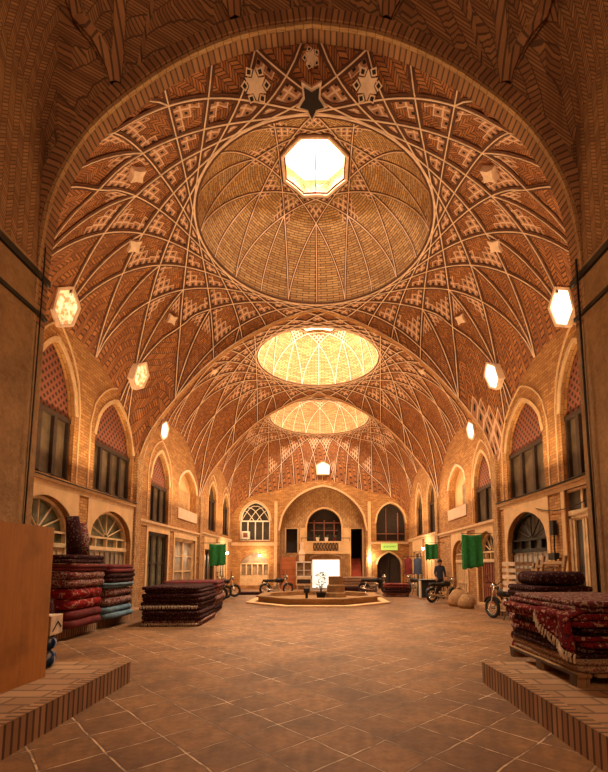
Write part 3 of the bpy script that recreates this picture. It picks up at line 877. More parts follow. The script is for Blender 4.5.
# left window
A = arch_pts(-4.2, 1.95, 3.05, 4.35, 5.6, 10, .88); H.append(A)
root = sroot('window_%d' % cnt['w'], 'arched window with pale tracery high on the back wall at left', 'window'); cnt['w'] += 1
g = MB(); plate(g, A, place_back, .2); g.build('pane', M['glass'], root)
f = MB(); band(f, A, place_back, -.07, .08, .2); bar(f, place_back, -5.17, -3.23, 4.3, 4.38, .08, .2); bar(f, place_back, -5.17, -3.23, 3.05, 3.12, .08, .2)
for k in range(1, 4): bar(f, place_back, -5.17+1.94*k/4-.03, -5.17+1.94*k/4+.03, 3.05, 4.3, .1, .2)
for sx in (-1, 1):
    for k in range(3):
        pts = [place_back(-4.2 + sx*(.9-.5*k) - sx*.9*t, 4.38 + .95*math.sin(t*PI*.55)*(1-.12*k), .15) for t in [i/8 for i in range(9)]]
        pts = [p for p in pts if inside_poly((p.x, p.z), A)]
        if len(pts) > 1: f.tube(pts, .025, 5)
f.build('frame', M['white'], root)
# central iwan recess outline
IW = arch_pts(.2, 5.6, .0, 3.7, 6.6, 14, .88); H.append(IW)
# right arched opening (upper) and lower doorway
UR = arch_pts(4.6, 1.9, 3.05, 4.2, 5.5, 10, .9); H.append(UR)
root = sroot('window_%d' % cnt['w'], 'dark arched upper opening above the lime sign on the back wall', 'window'); cnt['w'] += 1
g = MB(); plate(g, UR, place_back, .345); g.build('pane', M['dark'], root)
f = MB(); bar(f, place_back, 5.05, 5.12, 3.05, 4.9, .24, .3); bar(f, place_back, 3.7, 5.5, 3.5, 3.55, .24, .3); bar(f, place_back, 4.3, 4.34, 3.05, 5.2, .26, .3); f.build('frame', M['reddoor'], root)
LR = arch_pts(4.45, 1.55, 0.0, 1.5, 2.3); H.append(LR)
root = sroot('door_%d' % cnt['d'], 'dark pointed doorway on the back wall under the lime sign', 'door'); cnt['d'] += 1
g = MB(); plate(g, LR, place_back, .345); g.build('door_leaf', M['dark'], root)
f = MB(); bar(f, place_back, 4.43, 4.47, 0, 2.2, .28, .33); band(f, LR, place_back, -.05, .25, .33); f.build('frame', M['iron'], root)
# left lower doorway
LL = arch_pts(-4.2, 1.9, 0.2, 1.5, 2.3); H.append(LL)
root = sroot('door_%d' % cnt['d'], 'pale arched doorway with window row on the back wall at left', 'door'); cnt['d'] += 1
g = MB(); plate(g, LL, place_back, .22); g.build('fanlight', M['curtain'], root)
f = MB(); bar(f, place_back, -5.15, -3.25, .2, .85, .1, .2); bar(f, place_back, -5.15, -3.25, 1.55, 1.63, .1, .2)
for k in range(6): x = -5.1+1.8*k/5; bar(f, place_back, x-.035, x+.035, .8, 1.6, .1, .2)
f.build('frame', M['palewood'], root)
root = sroot('window_%d' % cnt['w'], 'small bright pentagonal window above the central back arch', 'window'); cnt['w'] += 1
yv = CY[2]
while ZB[2](.2, yv) > 7.8: yv += .01
pv = lambda u, z, d: Vector((u, yv-.12-d, z))
HX = [(.2 + .39*u, 7.75 + .4*v) for u, v in ((0, 1), (.95, .5), (.95, -.8), (-.95, -.8), (-.95, .5))]
plate(MB(), HX, pv, 0).build('pane', M['hexlight'], root)
f = MB(); band(f, HX + HX[:1], pv, .09, .03, -.3); f.build('frame', M['rib'], root)
prof = [(-x, z+.03) for x, z in BACKB[::-1]] + [(x, z+.03) for x, z in BACKB[1:]]
wall = MB(); panel(wall, [(-W, 0)] + prof + [(W, 0)], H, place_back, .35, 0)
ow = wall.build('wall_back', M['brick'], weld=False); struct(ow, 'back brick wall with a tall central arch', 'wall')
tr = MB(); band(tr, IW[1:-1], place_back, .12, -.04, .02)
for a in (UR, LR): band(tr, a[1:-1], place_back, .1, -.03, .02)
band(tr, A[1:-1], place_back, .1, -.04, .02)
bar(tr, place_back, -5.7, -2.7, 2.75, 2.95, -.08, .02); bar(tr, place_back, 3.1, 5.7, 2.85, 2.98, -.08, .02)
for x in (-2.85, 3.2): bar(tr, place_back, x-.1, x+.1, 0, 5.6, -.1, .02)
tr.build('arch_trim', M['trim'], ow)
# recess of the central arch: side walls, back face with openings
D = .75
place_in = lambda u, z, d: Vector((u, Y1+D+d, z))
UP = arch_pts(.28, 2.3, 3.0, 4.1, 5.25, 10, .92)
BD = rect_pts(-.5, 1.3, 0, 1.85)
DL = rect_pts(-2.25, -1.5, 2.3, 3.9); DR = rect_pts(2.05, 2.8, .35, 3.9)
rec = MB(); panel(rec, IW, [UP, BD, DL, DR], place_in, .5, 0)
for i in range(len(IW)-1):
    a, b = IW[i], IW[i+1]; rec.face([place_back(*a, .34), place_back(*b, .34), place_in(*b, 0), place_in(*a, 0)], 0, [(0, i*.4), (0, i*.4+.4), (.9, i*.4+.4), (.9, i*.4)])
orc = rec.build('wall_back_recess', M['herr'], weld=False); struct(orc, 'herringbone brick recess inside the central back arch', 'wall')
rt = MB(); band(rt, UP, place_in, .1, -.05, .02); band(rt, DL, place_in, .09, -.04, .02); band(rt, DR, place_in, .09, -.04, .02)
bar(rt, place_in, -1.35, -.98, 2.9, 3.95, -.06, .02); bar(rt, place_in, 1.55, 1.95, 2.9, 3.95, -.06, .02)
rt.build('opening_trim', M['plaster'], orc)
root = sroot('window_%d' % cnt['w'], 'dark arched balcony opening above the bright doorway', 'window'); cnt['w'] += 1
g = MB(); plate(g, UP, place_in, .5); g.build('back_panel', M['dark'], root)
f = MB()
for x in (-.4, .28, .95): bar(f, place_in, x-.03, x+.03, 3.0, 4.5, .35, .42)
bar(f, place_in, -.85, 1.4, 4.3, 4.36, .35, .42); bar(f, place_in, -.6, 1.2, 3.8, 3.83, .35, .42); f.build('frame', M['reddoor'], root)
root = sroot('door_%d' % cnt['d'], 'bright daylit doorway under the balcony of the back wall', 'door'); cnt['d'] += 1
g = MB(); plate(g, BD, place_in, .45); g.build('daylight_opening', M['day'], root)
f = MB(); band(f, BD, place_in, .08, -.04, .1); f.build('frame', M['palewood'], root)
root = sroot('door_%d' % cnt['d'], 'dark small upper doorway above the orange wood panel', 'door'); cnt['d'] += 1
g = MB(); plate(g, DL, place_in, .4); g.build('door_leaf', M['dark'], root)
# red stair flight rising into the right-hand opening
root = sroot('door_%d' % cnt['d'], 'dark opening with red stair flight at right of the bright doorway', 'stairs'); cnt['d'] += 1
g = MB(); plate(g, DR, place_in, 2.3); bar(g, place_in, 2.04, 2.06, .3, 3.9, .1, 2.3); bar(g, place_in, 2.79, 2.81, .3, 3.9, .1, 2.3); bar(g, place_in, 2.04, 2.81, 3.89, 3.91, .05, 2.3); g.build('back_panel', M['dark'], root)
for k in range(8):
    s = MB(); bar(s, place_in, 2.08, 2.77, .3, .55+.2*k, -.05+.2*k, .2+.2*k); s.build('step', M['stair'], root)
# balcony
bal = thing('balcony', 'plaster balcony with pierced parapet over the bright doorway', 'balcony', (0, 0, 0))
b = MB(); bar(b, place_in, -1.2, 1.95, 2.22, 2.4, -.6, 0); b.build('slab', M['plaster'], bal)
b = MB(); bar(b, place_in, -1.2, -.45, 2.4, 3.0, -.6, -.48); bar(b, place_in, 1.2, 1.95, 2.4, 3.0, -.6, -.48); bar(b, place_in, -1.2, 1.95, 2.94, 3.04, -.62, -.46); b.build('parapet', M['plaster'], bal)
b = MB()
for k in range(9):
    for s in (-1, 1): b.tube([place_in(-.42 + .2*k - s*.1, 2.42, -.55), place_in(-.42 + .2*k + s*.1, 2.94, -.55)], .022, 5)
b.build('grille', M['iron'], bal)
b = MB(); b.tube([place_in(-1.2, 3.25, -.54), place_in(1.95, 3.25, -.54)], .02, 6)
for x in (-1.2, -.4, .4, 1.2, 1.95): b.tube([place_in(x, 3.0, -.54), place_in(x, 3.25, -.54)], .015, 5)
b.build('handrail', M['iron'], bal)
for k, (x, m, lb) in enumerate(((-.15, 'white', 'white pot with small plant on the balcony parapet'), (.42, 'white', 'second white pot with small plant, nearer the middle of the balcony'), (.95, 'redcloth', 'dark red pot with small plant at right on the balcony parapet'))):
    t = thing('flower_pot', lb, 'pot', (x, Y1+D-.54, 3.041), 0, 'pots on the balcony')
    b = MB(); b.lathe([(0, 0), (.09, 0), (.12, .2), (.13, .24), (.1, .24), (0, .2)], n=12); b.build('pot', M[m], t)
    b = MB()
    for q in range(14):
        a = R.uniform(0, 2*PI); p = Vector((.06*math.cos(a), .06*math.sin(a), .2)); d = Vector((.12*math.cos(a), .1*math.sin(a), R.uniform(.12, .3))); sd = d.cross(Vector((0, 0, 1))).normalized()*.03
        b.face([p, p+d*.5+sd, p+d, p+d*.5-sd])
    b.build('foliage', M['leaf'], t)
# lower archway vault above bright door
b = MB(); band(b, arch_pts(.4, 2.0, 1.9, 1.95, 2.2), place_in, .1, -.06, .02); b.build('door_arch', M['brick'] if False else M['trim'], orc)
# orange wooden panel wall, left of the bright doorway
t = thing('plank_screen', 'orange wooden screen of wide boards at left of the bright back doorway', 'screen', (-2.0, 27.6, 0))
b = MB(); b.box((-.5, 0, 0), (.5, .06, 2.0)); b.build('board', M['redwood'], t)
b = MB(); b.box((-.54, -.03, 0), (-.46, .08, 2.05)); b.box((.46, -.03, 0), (.54, .08, 2.05)); b.build('post', M['reddoor'], t)
# display cabinet
t = thing('display_cabinet', 'white framed display cabinet beside the bright back doorway', 'cabinet', (-.98, 27.0, 0))
b = MB(); b.box((-.5, -.2, .25), (.5, .25, .75)); b.build('base', M['palewood'], t)
b = MB(); b.box((-.42, -.22, .36), (.42, -.2, .62)); b.build('drawer_front', M['dark'], t)
b = MB(); b.box((-.5, .15, .75), (.5, .25, 1.68)); b.build('back_panel', M['curtain'], t)
b = MB()
for x in (-.5, -.03, .44): b.box((x, -.2, .72), (x+.06, -.12, 1.7))
b.box((-.5, -.2, 1.64), (.5, .25, 1.72)); b.box((-.5, -.2, .75), (.5, .2, .82)); b.build('frame', M['white'], t)
b = MB(); b.box((-.42, -.05, 1.15), (.42, .15, 1.19)); b.build('shelf', M['white'], t)
for x in (-.45, .39):
    b = MB(); b.box((x, -.15, 0), (x+.06, .2, .25)); b.build('leg', M['palewood'], t)
t = thing('plaster_pillar', 'pale stepped plaster pillar standing behind the display cabinet', 'pillar', (-1.15, 27.55, 0))
b = MB(); b.lathe([(0, 0), (.3, 0), (.3, .2), (.24, .25), (.24, 2.1), (.3, 2.2), (.16, 2.5), (.16, 2.95), (0, 2.95)], n=4, rot=PI/4); b.build('shaft', M['plasterpale'], t)

# ------------------------------------------------------------------ front arch wall, entrance bay
place_front = lambda u, z, d: Vector((u, Y0-d, z))
A = [(-x, z) for x, z in FRONT[::-1]] + FRONT[1:]
hole = [(-4.2, 0)] + A + [(4.2, 0)]
wf = MB(); panel(wf, rect_pts(-7, 7, -.02, 13), [hole], place_front, .2, 0, 1)
panel(wf, rect_pts(-7, 7, -.02, 13), [hole], lambda u, z, d: place_front(u, z, .2), .0, 2)
o = wf.build('wall_front', [M['brick'], M['ring'], M['brickdark'], M['stucco']], weld=False)
for p in o.data.polygons:
    if p.material_index == 1 and p.center.z < 5.0: p.material_index = 3
struct(o, 'dark brick arch wall framing the whole view', 'wall')
# soldier-course ring on the near face of the arch
rg = MB(); acc = 0
pts = A
for i in range(len(pts)-1):
    p, q = pts[i], pts[i+1]; d = math.hypot(p[0]-q[0], p[1]-q[1])
    def out(i, w):
        a = pts[max(0, i-1)]; b = pts[min(len(pts)-1, i+1)]; t = Vector((b[0]-a[0], b[1]-a[1])).normalized(); m = Vector((-t.y, t.x)); return (pts[i][0]+m.x*w, pts[i][1]+m.y*w)
    for w0, w1, dp, mi in ((0, .06, .26, 1), (.06, .27, .30, 0)):
        a, b2, c, e = out(i, w0), out(i+1, w0), out(i+1, w1), out(i, w1)
        rg.face([place_front(*a, dp), place_front(*b2, dp), place_front(*c, dp), place_front(*e, dp)], mi, [(acc, 0), (acc+d, 0), (acc+d, 1), (acc, 1)])
        rg.face([place_front(*a, dp), place_front(*b2, dp), place_front(*b2, .19), place_front(*a, .19)], mi, [(acc, 0), (acc+d, 0), (acc+d, 1), (acc, 1)])
        rg.face([place_front(*e, dp), place_front(*c, dp), place_front(*c, .19), place_front(*e, .19)], mi, [(acc, 0), (acc+d, 0), (acc+d, 1), (acc, 1)])
    acc += d
rg.build('arch_ring', [M['ring'], M['herr']], o, weld=False)
YE = Y0 - .2; YB = -4.0
for side, nm in ((-1, 'left'), (1, 'right')):
    pl = lambda u, z, d: Vector((side*(EW+d), u, z))
    wl = MB(); panel(wl, rect_pts(YB, YE+.02, 0, 6.1), [], pl, 0, 0); panel(wl, rect_pts(YB, YE+.02, 6.1, 13), [], pl, 0, 1)
    o = wl.build('wall_near_%s' % nm, [M['stucco'], M['brickdark']], weld=False); struct(o, 'brown stucco pier wall close at %s' % nm, 'wall')
    bd = MB(); bar(bd, pl, YB, Y0, 5.9, 6.0, -.05, .0); bar(bd, pl, YB, Y0, 5.32, 5.38, -.035, .0)
    bd.build('string_course', M['iron'], o)
w = MB(); w.face([(-7, YB, 0), (7, YB, 0), (7, YB, 13), (-7, YB, 13)], 0, [(0, 0), (14, 0), (14, 13), (0, 13)])
struct(w.build('wall_entrance', M['brickdark']), 'brick wall behind the entrance bay', 'wall')
# entrance vault with deep folds
ECY, EHX, EHY = (YE+YB)/2, EW, (YE-YB)/2
def ZE(x, y):
    v = y-ECY; rho = max(1e-6, math.hypot(x, v)); c, s = x/rho, v/rho
    tx = EHX/max(1e-9, abs(c)); ty = EHY/max(1e-9, abs(s)); Rb = min(tx, ty)
    if tx < ty: B = 8.2 + 1.9*max(0, 1-abs(s*Rb/EHY)**2)
    else: B = max(8.2, interp(FRONT, c*Rb)+.30)
    t = max(0, min(1, (rho-1.6)/(Rb-1.6)))
    return B + (12.2-B)*(1-t**2)**.75
outer = []
rect = [(-EHX, ECY-EHY), (EHX, ECY-EHY), (EHX, ECY+EHY), (-EHX, ECY+EHY)]
for i in range(4): outer += sample(rect[i], rect[(i+1) % 4], .15)[:-1]
root = sroot('ceiling', 'dark folded brick vault of the near entrance bay overhead', 'vault')
big = []
for sx in (-1, 1):
    big += [((sx*3.15, YE-.02), (sx*1.3, ECY+1.1)), ((sx*3.15, YE-.02), (sx*EHX*.999, YE-1.9)), ((sx*1.25, YE-.02), (sx*EHX*.999, YE-3.2)), ((sx*1.25, YE-.02), (-sx*.6, ECY+1.9))]
el = tangents(0, ECY, 1.62, 12, PI/12, EHX, EHY) + big
vault('brick_web', outer, circle(0, ECY, 1.6, 32), el, ZE, M['nearvault'], root, .22, .7, .2, 0, random.Random(3), ring_full=False)
for a, b in el: rib_mesh(sample(a, b), ZE, w=.04, h=.02, base=.06).build('rib', [M['ring'], M['ring']], root)
for a, b in big: rib_mesh(sample(a, b, .1), ZE, w=.16, h=.13, base=.2).build('rib', [M['brickdark'], M['ring']], root)
d = MB(); d.lathe([(1.6, 12.2), (1.3, 12.9), (.7, 13.3), (0.0, 13.4)], (0, ECY, 0), 24); d.build('crown', M['ribbase'], root)

# ------------------------------------------------------------------ floor and platforms
f = MB(); f.face([(-9, YB, 0), (9, YB, 0), (9, 31.5, 0), (-9, 31.5, 0)])
struct(f.build('floor', M['floor']), 'worn stone paver floor laid on the diagonal', 'floor')
def platform(n, x0, x1, y0, y1, h, label, facing):
    p = MB()
    p.face([(x0, y0, h), (x1, y0, h), (x1, y1, h), (x0, y1, h)], 0, [(x0, y0), (x1, y0), (x1, y1), (x0, y1)])
    xf = x1 if facing > 0 else x0
    p.face([(xf, y0, 0), (xf, y1, 0), (xf, y1, h), (xf, y0, h)], 1, [(y0, 0), (y1, 0), (y1, h), (y0, h)])
    for y in (y0, y1): p.face([(x0, y, 0), (x1, y, 0), (x1, y, h), (x0, y, h)], 1, [(x0, 0), (x1, 0), (x1, h), (x0, h)])
    q = MB(); d = -.12 * facing
    q.face([(xf, y0, h+.006), (xf+d, y0, h+.006), (xf+d, y1, h+.006), (xf, y1, h+.006)], 0, [(y0, 0), (y0, 1), (y1, 1), (y1, 0)])
    o = struct(p.build('trim_%d' % n, [M['platf'], M['edge']]), label, 'platform')
    q.build('edging', M['edge'], o)
platform(7, -4.25, -2.28, YB, 5.7, .26, 'raised brick edged platform at left foreground', 1)
platform(8, 2.25, 4.25, YB, 5.7, .26, 'raised brick edged platform at right foreground', -1)
platform(9, -W, -5.12, Y0+.05, 13.3, .22, 'low brick ledge along the left wall under the rug stacks', 1)
platform(10, -W, -5.2, 20.4, Y1, .15, 'low ledge along the far left wall', 1)
platform(11, 5.35, W, 12.8, 14.85, .15, 'low ledge along the right wall', -1)

# ------------------------------------------------------------------ rugs
def rug(name, label, loc, size, mat, group, rz=0, layers=2, seed=0, fringe=True, cat='rug', fringe_side=1):
    """a folded rug: rounded slab with visible fold layers, wavy surface, fringe along one end"""
    sx, sy, sz = size; r = random.Random(seed)
    t = thing(name, label, cat, loc, rz, group)
    mb = MB(); lay = sz/layers
    for k in range(layers):
        n = 14; m = 10
        ox, oy = r.uniform(-.03, .03), r.uniform(-.03, .03)
        prof = []
        for q in range(9):
            a = -PI/2 + PI*q/8; prof.append((lay*.5*math.cos(a), lay*(k+.5) + lay*.52*math.sin(a)))
        per = []
        hx_, hy_ = sx/2 - lay*.5, sy/2 - lay*.5; cr = .09
        for (cx, cy, a0) in ((hx_-cr, hy_-cr, 0), (-hx_+cr, hy_-cr, PI/2), (-hx_+cr, -hy_+cr, PI), (hx_-cr, -hy_+cr, 1.5*PI)):
            for q in range(5):
                a = a0 + PI/2*q/4; per.append((cx + cr*math.cos(a), cy + cr*math.sin(a), math.cos(a), math.sin(a)))
        # subdivide the long sides
        pp = []
        for i in range(len(per)):
            a, b = per[i], per[(i+1) % len(per)]; d = math.hypot(a[0]-b[0], a[1]-b[1]); ns = max(1, int(d/.18))
            for q in range(ns): pp.append(tuple(a[j] + (b[j]-a[j])*q/ns for j in range(4)))
        def pt(p, w):
            x, y = p[0] + p[2]*w[0], p[1] + p[3]*w[0]
            nz = noise.noise(Vector((x*2.3+seed, y*2.3, k*1.7+w[1]*2)))
            return Vector((x*(1+.02*nz)+ox, y*(1+.02*nz)+oy, max(.002, w[1] + (.014*nz if 0 < k or w[1] > .03 else 0))))
        G_ = [[pt(p, w) for p in pp] for w in prof]
        for i in range(len(G_)-1):
            for j in range(len(pp)): mb.face((G_[i][j], G_[i][(j+1) % len(pp)], G_[i+1][(j+1) % len(pp)], G_[i+1][j]))
        mb.face(G_[-1]); mb.face(G_[0][::-1])
    mb.build('pile', M[mat], t, smooth=True)
    if fringe:
        fb = MB()
        for q in range(int(sx/.035)):
            x = -sx/2 + .06 + q*.035
            if x > sx/2 - .06: break
            y = -fringe_side*(sy/2-.0); z = sz*.62
            fb.tube([(x, y, z), (x+r.uniform(-.01, .01), y-fringe_side*.025, z-.03), (x+r.uniform(-.015, .015), y-fringe_side*.02, z-sz*.4)], .008, 4, caps=False)
        fb.build('fringe', M['fringe'], t)
    return t

# right foreground: pallet with rugs
pal = thing('pallet', 'wooden pallet under the rug stack on the right platform', 'pallet', (3.38, 5.3, .26))
for y in (-.78, -.06, .66):
    b = MB(); b.box((-.6, y, .0), (.6, y+.1, .02)); b.build('runner', M['oldwood'], pal)
    for x in (-.6, -.07, .46):
        b = MB(); b.box((x, y, .02), (x+.14, y+.12, .1)); b.build('block', M['oldwood'], pal)
for k in range(6):
    b = MB(); b.box((-.6+.21*k, -.8, .1), (-.6+.21*k+.15, .8, .13)); b.build('deck_board', M['oldwood'], pal)
z = .39
spec = [('rug_tan', .14, 'tan patterned rug folded lowest on the right pallet', .0), ('rug_dark', .10, 'dark patterned rug second from the bottom on the right pallet', .02), ('rug_red', .11, 'red patterned rug folded midway up the right pallet stack', .05),
        ('rug_dark', .08, 'thin dark rug just under the wide red rug of the right pallet', .03), ('rug_red', .14, 'wide deep red rug second from the top of the right pallet', -.06), ('rug_floral', .12, 'pale floral rug on top of the right pallet stack', .04)]
for k, (m, h, lb, dx) in enumerate(spec):
    rug('folded_rug', lb, (3.40+dx, 5.32+.03*(k % 2), z), (1.2, 1.62 + (.06 if k == 4 else 0), h), m, 'rugs stacked on the right pallet', seed=20+k, fringe=k in (2, 4), fringe_side=-1); z += h + .008
# draped fringe corner of the wide red rug hanging down the side facing the hall
dr = thing('draped_rug', 'red rug with pale fringe draped down the side of the right pallet stack', 'rug', (0, 0, 0), 0, 'rugs stacked on the right pallet')
b = MB(); fr = MB(); nu, nv = 12, 8
def drp(u, v):
    y = 4.50 + .62*u; x = 2.72 - .04*math.sin(u*9) - .02*v
    return Vector((x + (.16 if v == 0 else 0), y - .12*v*(1-u), 1.02 - v*(.40 - .34*u*u) + .012*math.sin(7*u)))
for i in range(nu):
    for j in range(nv): b.face([drp(i/nu, j/nv), drp((i+1)/nu, j/nv), drp((i+1)/nu, (j+1)/nv), drp(i/nu, (j+1)/nv)])
ob = b.build('pile', M['rug_red'], dr, smooth=True); md = ob.modifiers.new('thick', 'SOLIDIFY'); md.thickness = .025
for i in range(26):
    p = drp(i/25, 1); fr.tube([p, p + Vector((-.015, R.uniform(-.02, .02), -.04)), p + Vector((-.01, R.uniform(-.03, .03), -.09))], .010, 4, caps=False)
fr.build('fringe', M['fringe'], dr)

# right: dark stack behind the pallet
z = 0
for k, (m, h, lb) in enumerate((('rug_red', .34, 'deep red rug at the bottom of the stack behind the pallet'), ('rug_floral', .3, 'floral rug in the middle of the stack behind the pallet'), ('rug_red', .3, 'red rug third up in the stack behind the pallet'), ('rug_dark', .18, 'dark rug under the black bundle behind the pallet'))):
    rug('folded_rug', lb, (4.1, 7.5, z), (1.0, 1.1, h), m, 'rugs stacked behind the right pallet', seed=40+k, fringe=False); z += h+.012
rug('cloth_bundle', 'black folded bundle on top of the stack behind the pallet', (4.1, 7.45, z), (.85, .9, .22), 'rug_dark', None, seed=47, layers=1, fringe=False, cat='bundle')

# left ledge stacks
def stack(specs, x, y, z, sx, sy, group, seed, rz=0, fringe=()):
    for k, (m, h, lb, nm) in enumerate(specs):
        rug(nm, lb, (x + R.uniform(-.02, .03), y + R.uniform(-.03, .03), z), (sx*R.uniform(.96, 1.03), sy*R.uniform(.96, 1.03), h), m, group, rz, seed=seed+k, fringe=k in fringe, cat='rug' if 'rug' in nm else 'bundle'); z += h+.012
    return z
zA = stack([('redcloth', .36, 'plain dark red rug at the bottom of the nearer left ledge stack', 'folded_rug'), ('rug_bright', .44, 'bright red and white rug in the nearer left ledge stack', 'folded_rug'), ('rug_floral', .32, 'small floral rug third up in the nearer left ledge stack', 'folded_rug'), ('redcloth', .14, 'thin red rug near the top of the nearer left ledge stack', 'folded_rug'), ('rug_dark', .18, 'dark rug capping the nearer left ledge stack', 'folded_rug')], -5.2, 9.35, .22, .8, 1.35, 'rugs in the nearer left ledge stack', 60)
zB = stack([('skyblue', .28, 'pale blue cloth bundle at the bottom of the farther left ledge stack', 'cloth_bundle'), ('rug_floral', .42, 'dark red floral rug in the farther left ledge stack', 'folded_rug'), ('skyblue', .12, 'thin blue cloth layer high in the farther left ledge stack', 'cloth_bundle'), ('rug_dark', .22, 'dark flowered rug in the farther left ledge stack', 'folded_rug'), ('redcloth', .2, 'plain red rug topping the farther left ledge stack', 'folded_rug')], -5.2, 10.95, .22, .75, 1.3, 'rugs in the farther left ledge stack', 70)
# dark sacks in front of the nearer stack
t = thing('sack', 'black bulging sack beside the nearer left ledge stack', 'sack', (-5.25, 8.25, .22))
b = MB(); b.lathe([(0, 0), (.28, .02), (.34, .3), (.3, .6), (.16, .8), (.1, .86), (.14, .95), (0, .95)], n=14); b.build('body', M['rug_dark'], t, smooth=True)
# rolled rugs standing on the nearer stack against the wall
for k, (dy, hh, m, lb) in enumerate(((0.1, .85, 'rug_dark', 'dark rolled rug standing upright on the nearer left stack'), (.42, .72, 'rug_floral', 'patterned rolled rug standing beside the dark roll on the left stack'))):
    t = thing('rolled_rug', lb, 'rug', (-5.32, 9.45+dy, zA), 0, 'upright rolled rugs on the left stack')
    b = MB(); b.tube([(0, 0, 0), (-.02, .01, hh*.5), (-.08, .0, hh)], [.15, .16, .13], 14); b.build('pile', M[m], t, smooth=True)
    b = MB()
    for q in range(3): b.torus((-.08, 0, hh), .03+.035*q, .008, axis='z', n=14, m=5)
    b.build('roll_end', M['fringe'], t)

# centre-left dark stack and its companion
stack([('rug_floral', .14, 'pale edged rug lowest in the big dark stack on the floor', 'folded_rug'), ('rug_dark', .22, 'dark rug second from the bottom of the big floor stack', 'folded_rug'), ('rug_dark', .2, 'dark rug midway up the big floor stack', 'folded_rug'), ('rug_dark', .2, 'dark maroon rug second from the top of the big floor stack', 'folded_rug'), ('rug_dark', .16, 'dark rug on top of the big floor stack', 'folded_rug')], -3.6, 11.7, 0, 1.45, 2.0, 'rugs in the big dark floor stack', 80, .05, (0, 2))
stack([('rug_dark', .26, 'dark rug at the bottom of the stack behind the big floor stack', 'folded_rug'), ('rug_floral', .26, 'floral rug midway in the stack behind the big floor stack', 'folded_rug'), ('rug_floral', .24, 'mixed rug third up behind the big floor stack', 'folded_rug'), ('redcloth', .2, 'orange red rug topping the stack behind the big floor stack', 'folded_rug')], -3.95, 14.2, 0, 1.6, 1.9, 'rugs in the stack behind the big floor stack', 90, .1)
# far right stack, long low pile at the back
stack([('rug_floral', .2, 'floral rug at the bottom of the far right floor stack', 'folded_rug'), ('rug_dark', .18, 'dark rug midway in the far right floor stack', 'folded_rug'), ('rug_red', .2, 'red rug topping the far right floor stack', 'folded_rug')], 3.75, 21.2, 0, 1.2, 1.0, 'rugs in the far right floor stack', 100)
stack([('rug_dark', .24, 'dark rug at the bottom of the long low pile before the red stairs', 'folded_rug'), ('rug_tan', .3, 'tan rug midway in the long low pile before the red stairs', 'folded_rug'), ('rug_tan', .26, 'tan rug topping the long low pile before the red stairs', 'folded_rug')], 2.0, 25.0, 0, 2.5, .9, 'rugs in the long low pile', 110)
# rolled dark mat
t = thing('floor_mat', 'dark thick mat lying before the back left doorway', 'mat', (-3.5, 22.3, 0))
b = MB(); b.box((-.65, -.35, 0), (.65, .35, .13)); b.build('body', M['rug_dark'], t, bevel=.04)

# ------------------------------------------------------------------ left foreground: plank partition, bag, carton
t = thing('plank_partition', 'tall orange plank partition standing on the left platform', 'partition', (-2.98, 3.75, .26), math.radians(-2.5))
b = MB()
for k in range(14): b.box((0, -1.19+.17*k, 0), (.035, -1.19+.17*k+.1695, 1.665))
b.build('board', M['plywood'], t)
b = MB()
for z in (.2, .8, 1.45): b.box((-.05, -1.19, z), (0, 1.17, z+.1))
b.build('batten', M['oldwood'], t)
for y in (-1.15, 1.08):
    b = MB(); b.box((-.09, y, 0), (-.05, y+.08, 1.66)); b.box((-.5, y, 0), (-.05, y+.08, .06)); b.build('foot', M['oldwood'], t)
rug('cloth_bundle', 'blue and white cloth bundle behind the plank partition', (-3.28, 5.38, .26), (.42, .36, .2), 'blue', 'bundles behind the plank partition', seed=131, layers=1, fringe=False, cat='bundle')
rug('cloth_bundle', 'upper blue bundle under the white carton behind the partition', (-3.27, 5.40, .465), (.38, .34, .17), 'blue', 'bundles behind the plank partition', seed=132, layers=1, fringe=False, cat='bundle')
t = thing('carton', 'white printed carton on the blue bundles behind the partition', 'box', (-3.28, 5.42, .645), .1)
b = MB(); b.box((-.18, -.15, 0), (.18, .15, .24)); b.build('body', M['paper'], t, bevel=.01)
b = MB()
for k in range(4): b.tube([(-.12+.07*k, -.153, .04), (-.06+.07*k, -.153, .12), (-.10+.08*k, -.153, .19)], .008, 4)
b.tube([(.183, -.1, .05), (.183, .02, .16), (.183, .1, .08)], .008, 4); b.build('printed_mark', M['iron'], t)

# ------------------------------------------------------------------ fountain basin
t = thing('fountain_basin', 'low octagonal stone basin in the middle of the far floor', 'fountain', (0.0, 18.2, 0))
b = MB(); b.lathe([(0, 0), (3.05, 0), (3.05, .06), (2.6, .06)], n=8, rot=PI/8); b.build('base_slab', M['plaster'], t)
b = MB(); b.lathe([(2.55, .05), (2.55, .24), (2.65, .24), (2.65, .29), (2.2, .29), (2.2, .12), (0, .12)], n=8, rot=PI/8); b.build('rim', M['stucco'], t)
t = thing('brick_plinth', 'stepped brick plinth rising inside the fountain basin', 'plinth', (.72, 17.7, .12))
b = MB(); b.lathe([(0, 0), (.42, 0), (.42, .25), (.36, .29), (.36, .55), (.30, .6), (.30, .92), (0, .92)], n=12); b.build('body', M['stucco'], t, smooth=False)
t = thing('potted_plant', 'leafy plant in a dark pot beside the fountain plinth', 'plant', (.12, 17.1, .12))
b = MB(); b.lathe([(0, 0), (.14, 0), (.2, .3), (.22, .32), (.16, .32), (0, .28)], n=14); b.build('pot', M['iron'], t)
lf = MB()
for k in range(90):
    a = R.uniform(0, 2*PI); l = R.uniform(.1, .55); h = R.uniform(.4, 1.05); w = .065
    p = Vector((l*.5*math.cos(a), l*.5*math.sin(a), h)); d = Vector((math.cos(a), math.sin(a), R.uniform(-.4, .5))).normalized(); s = d.cross(Vector((0, 0, 1))).normalized()
    lf.face([p, p + d*.07 + s*w, p + d*.16, p + d*.07 - s*w])
lf.build('foliage', M['leaf'], t)
b = MB()
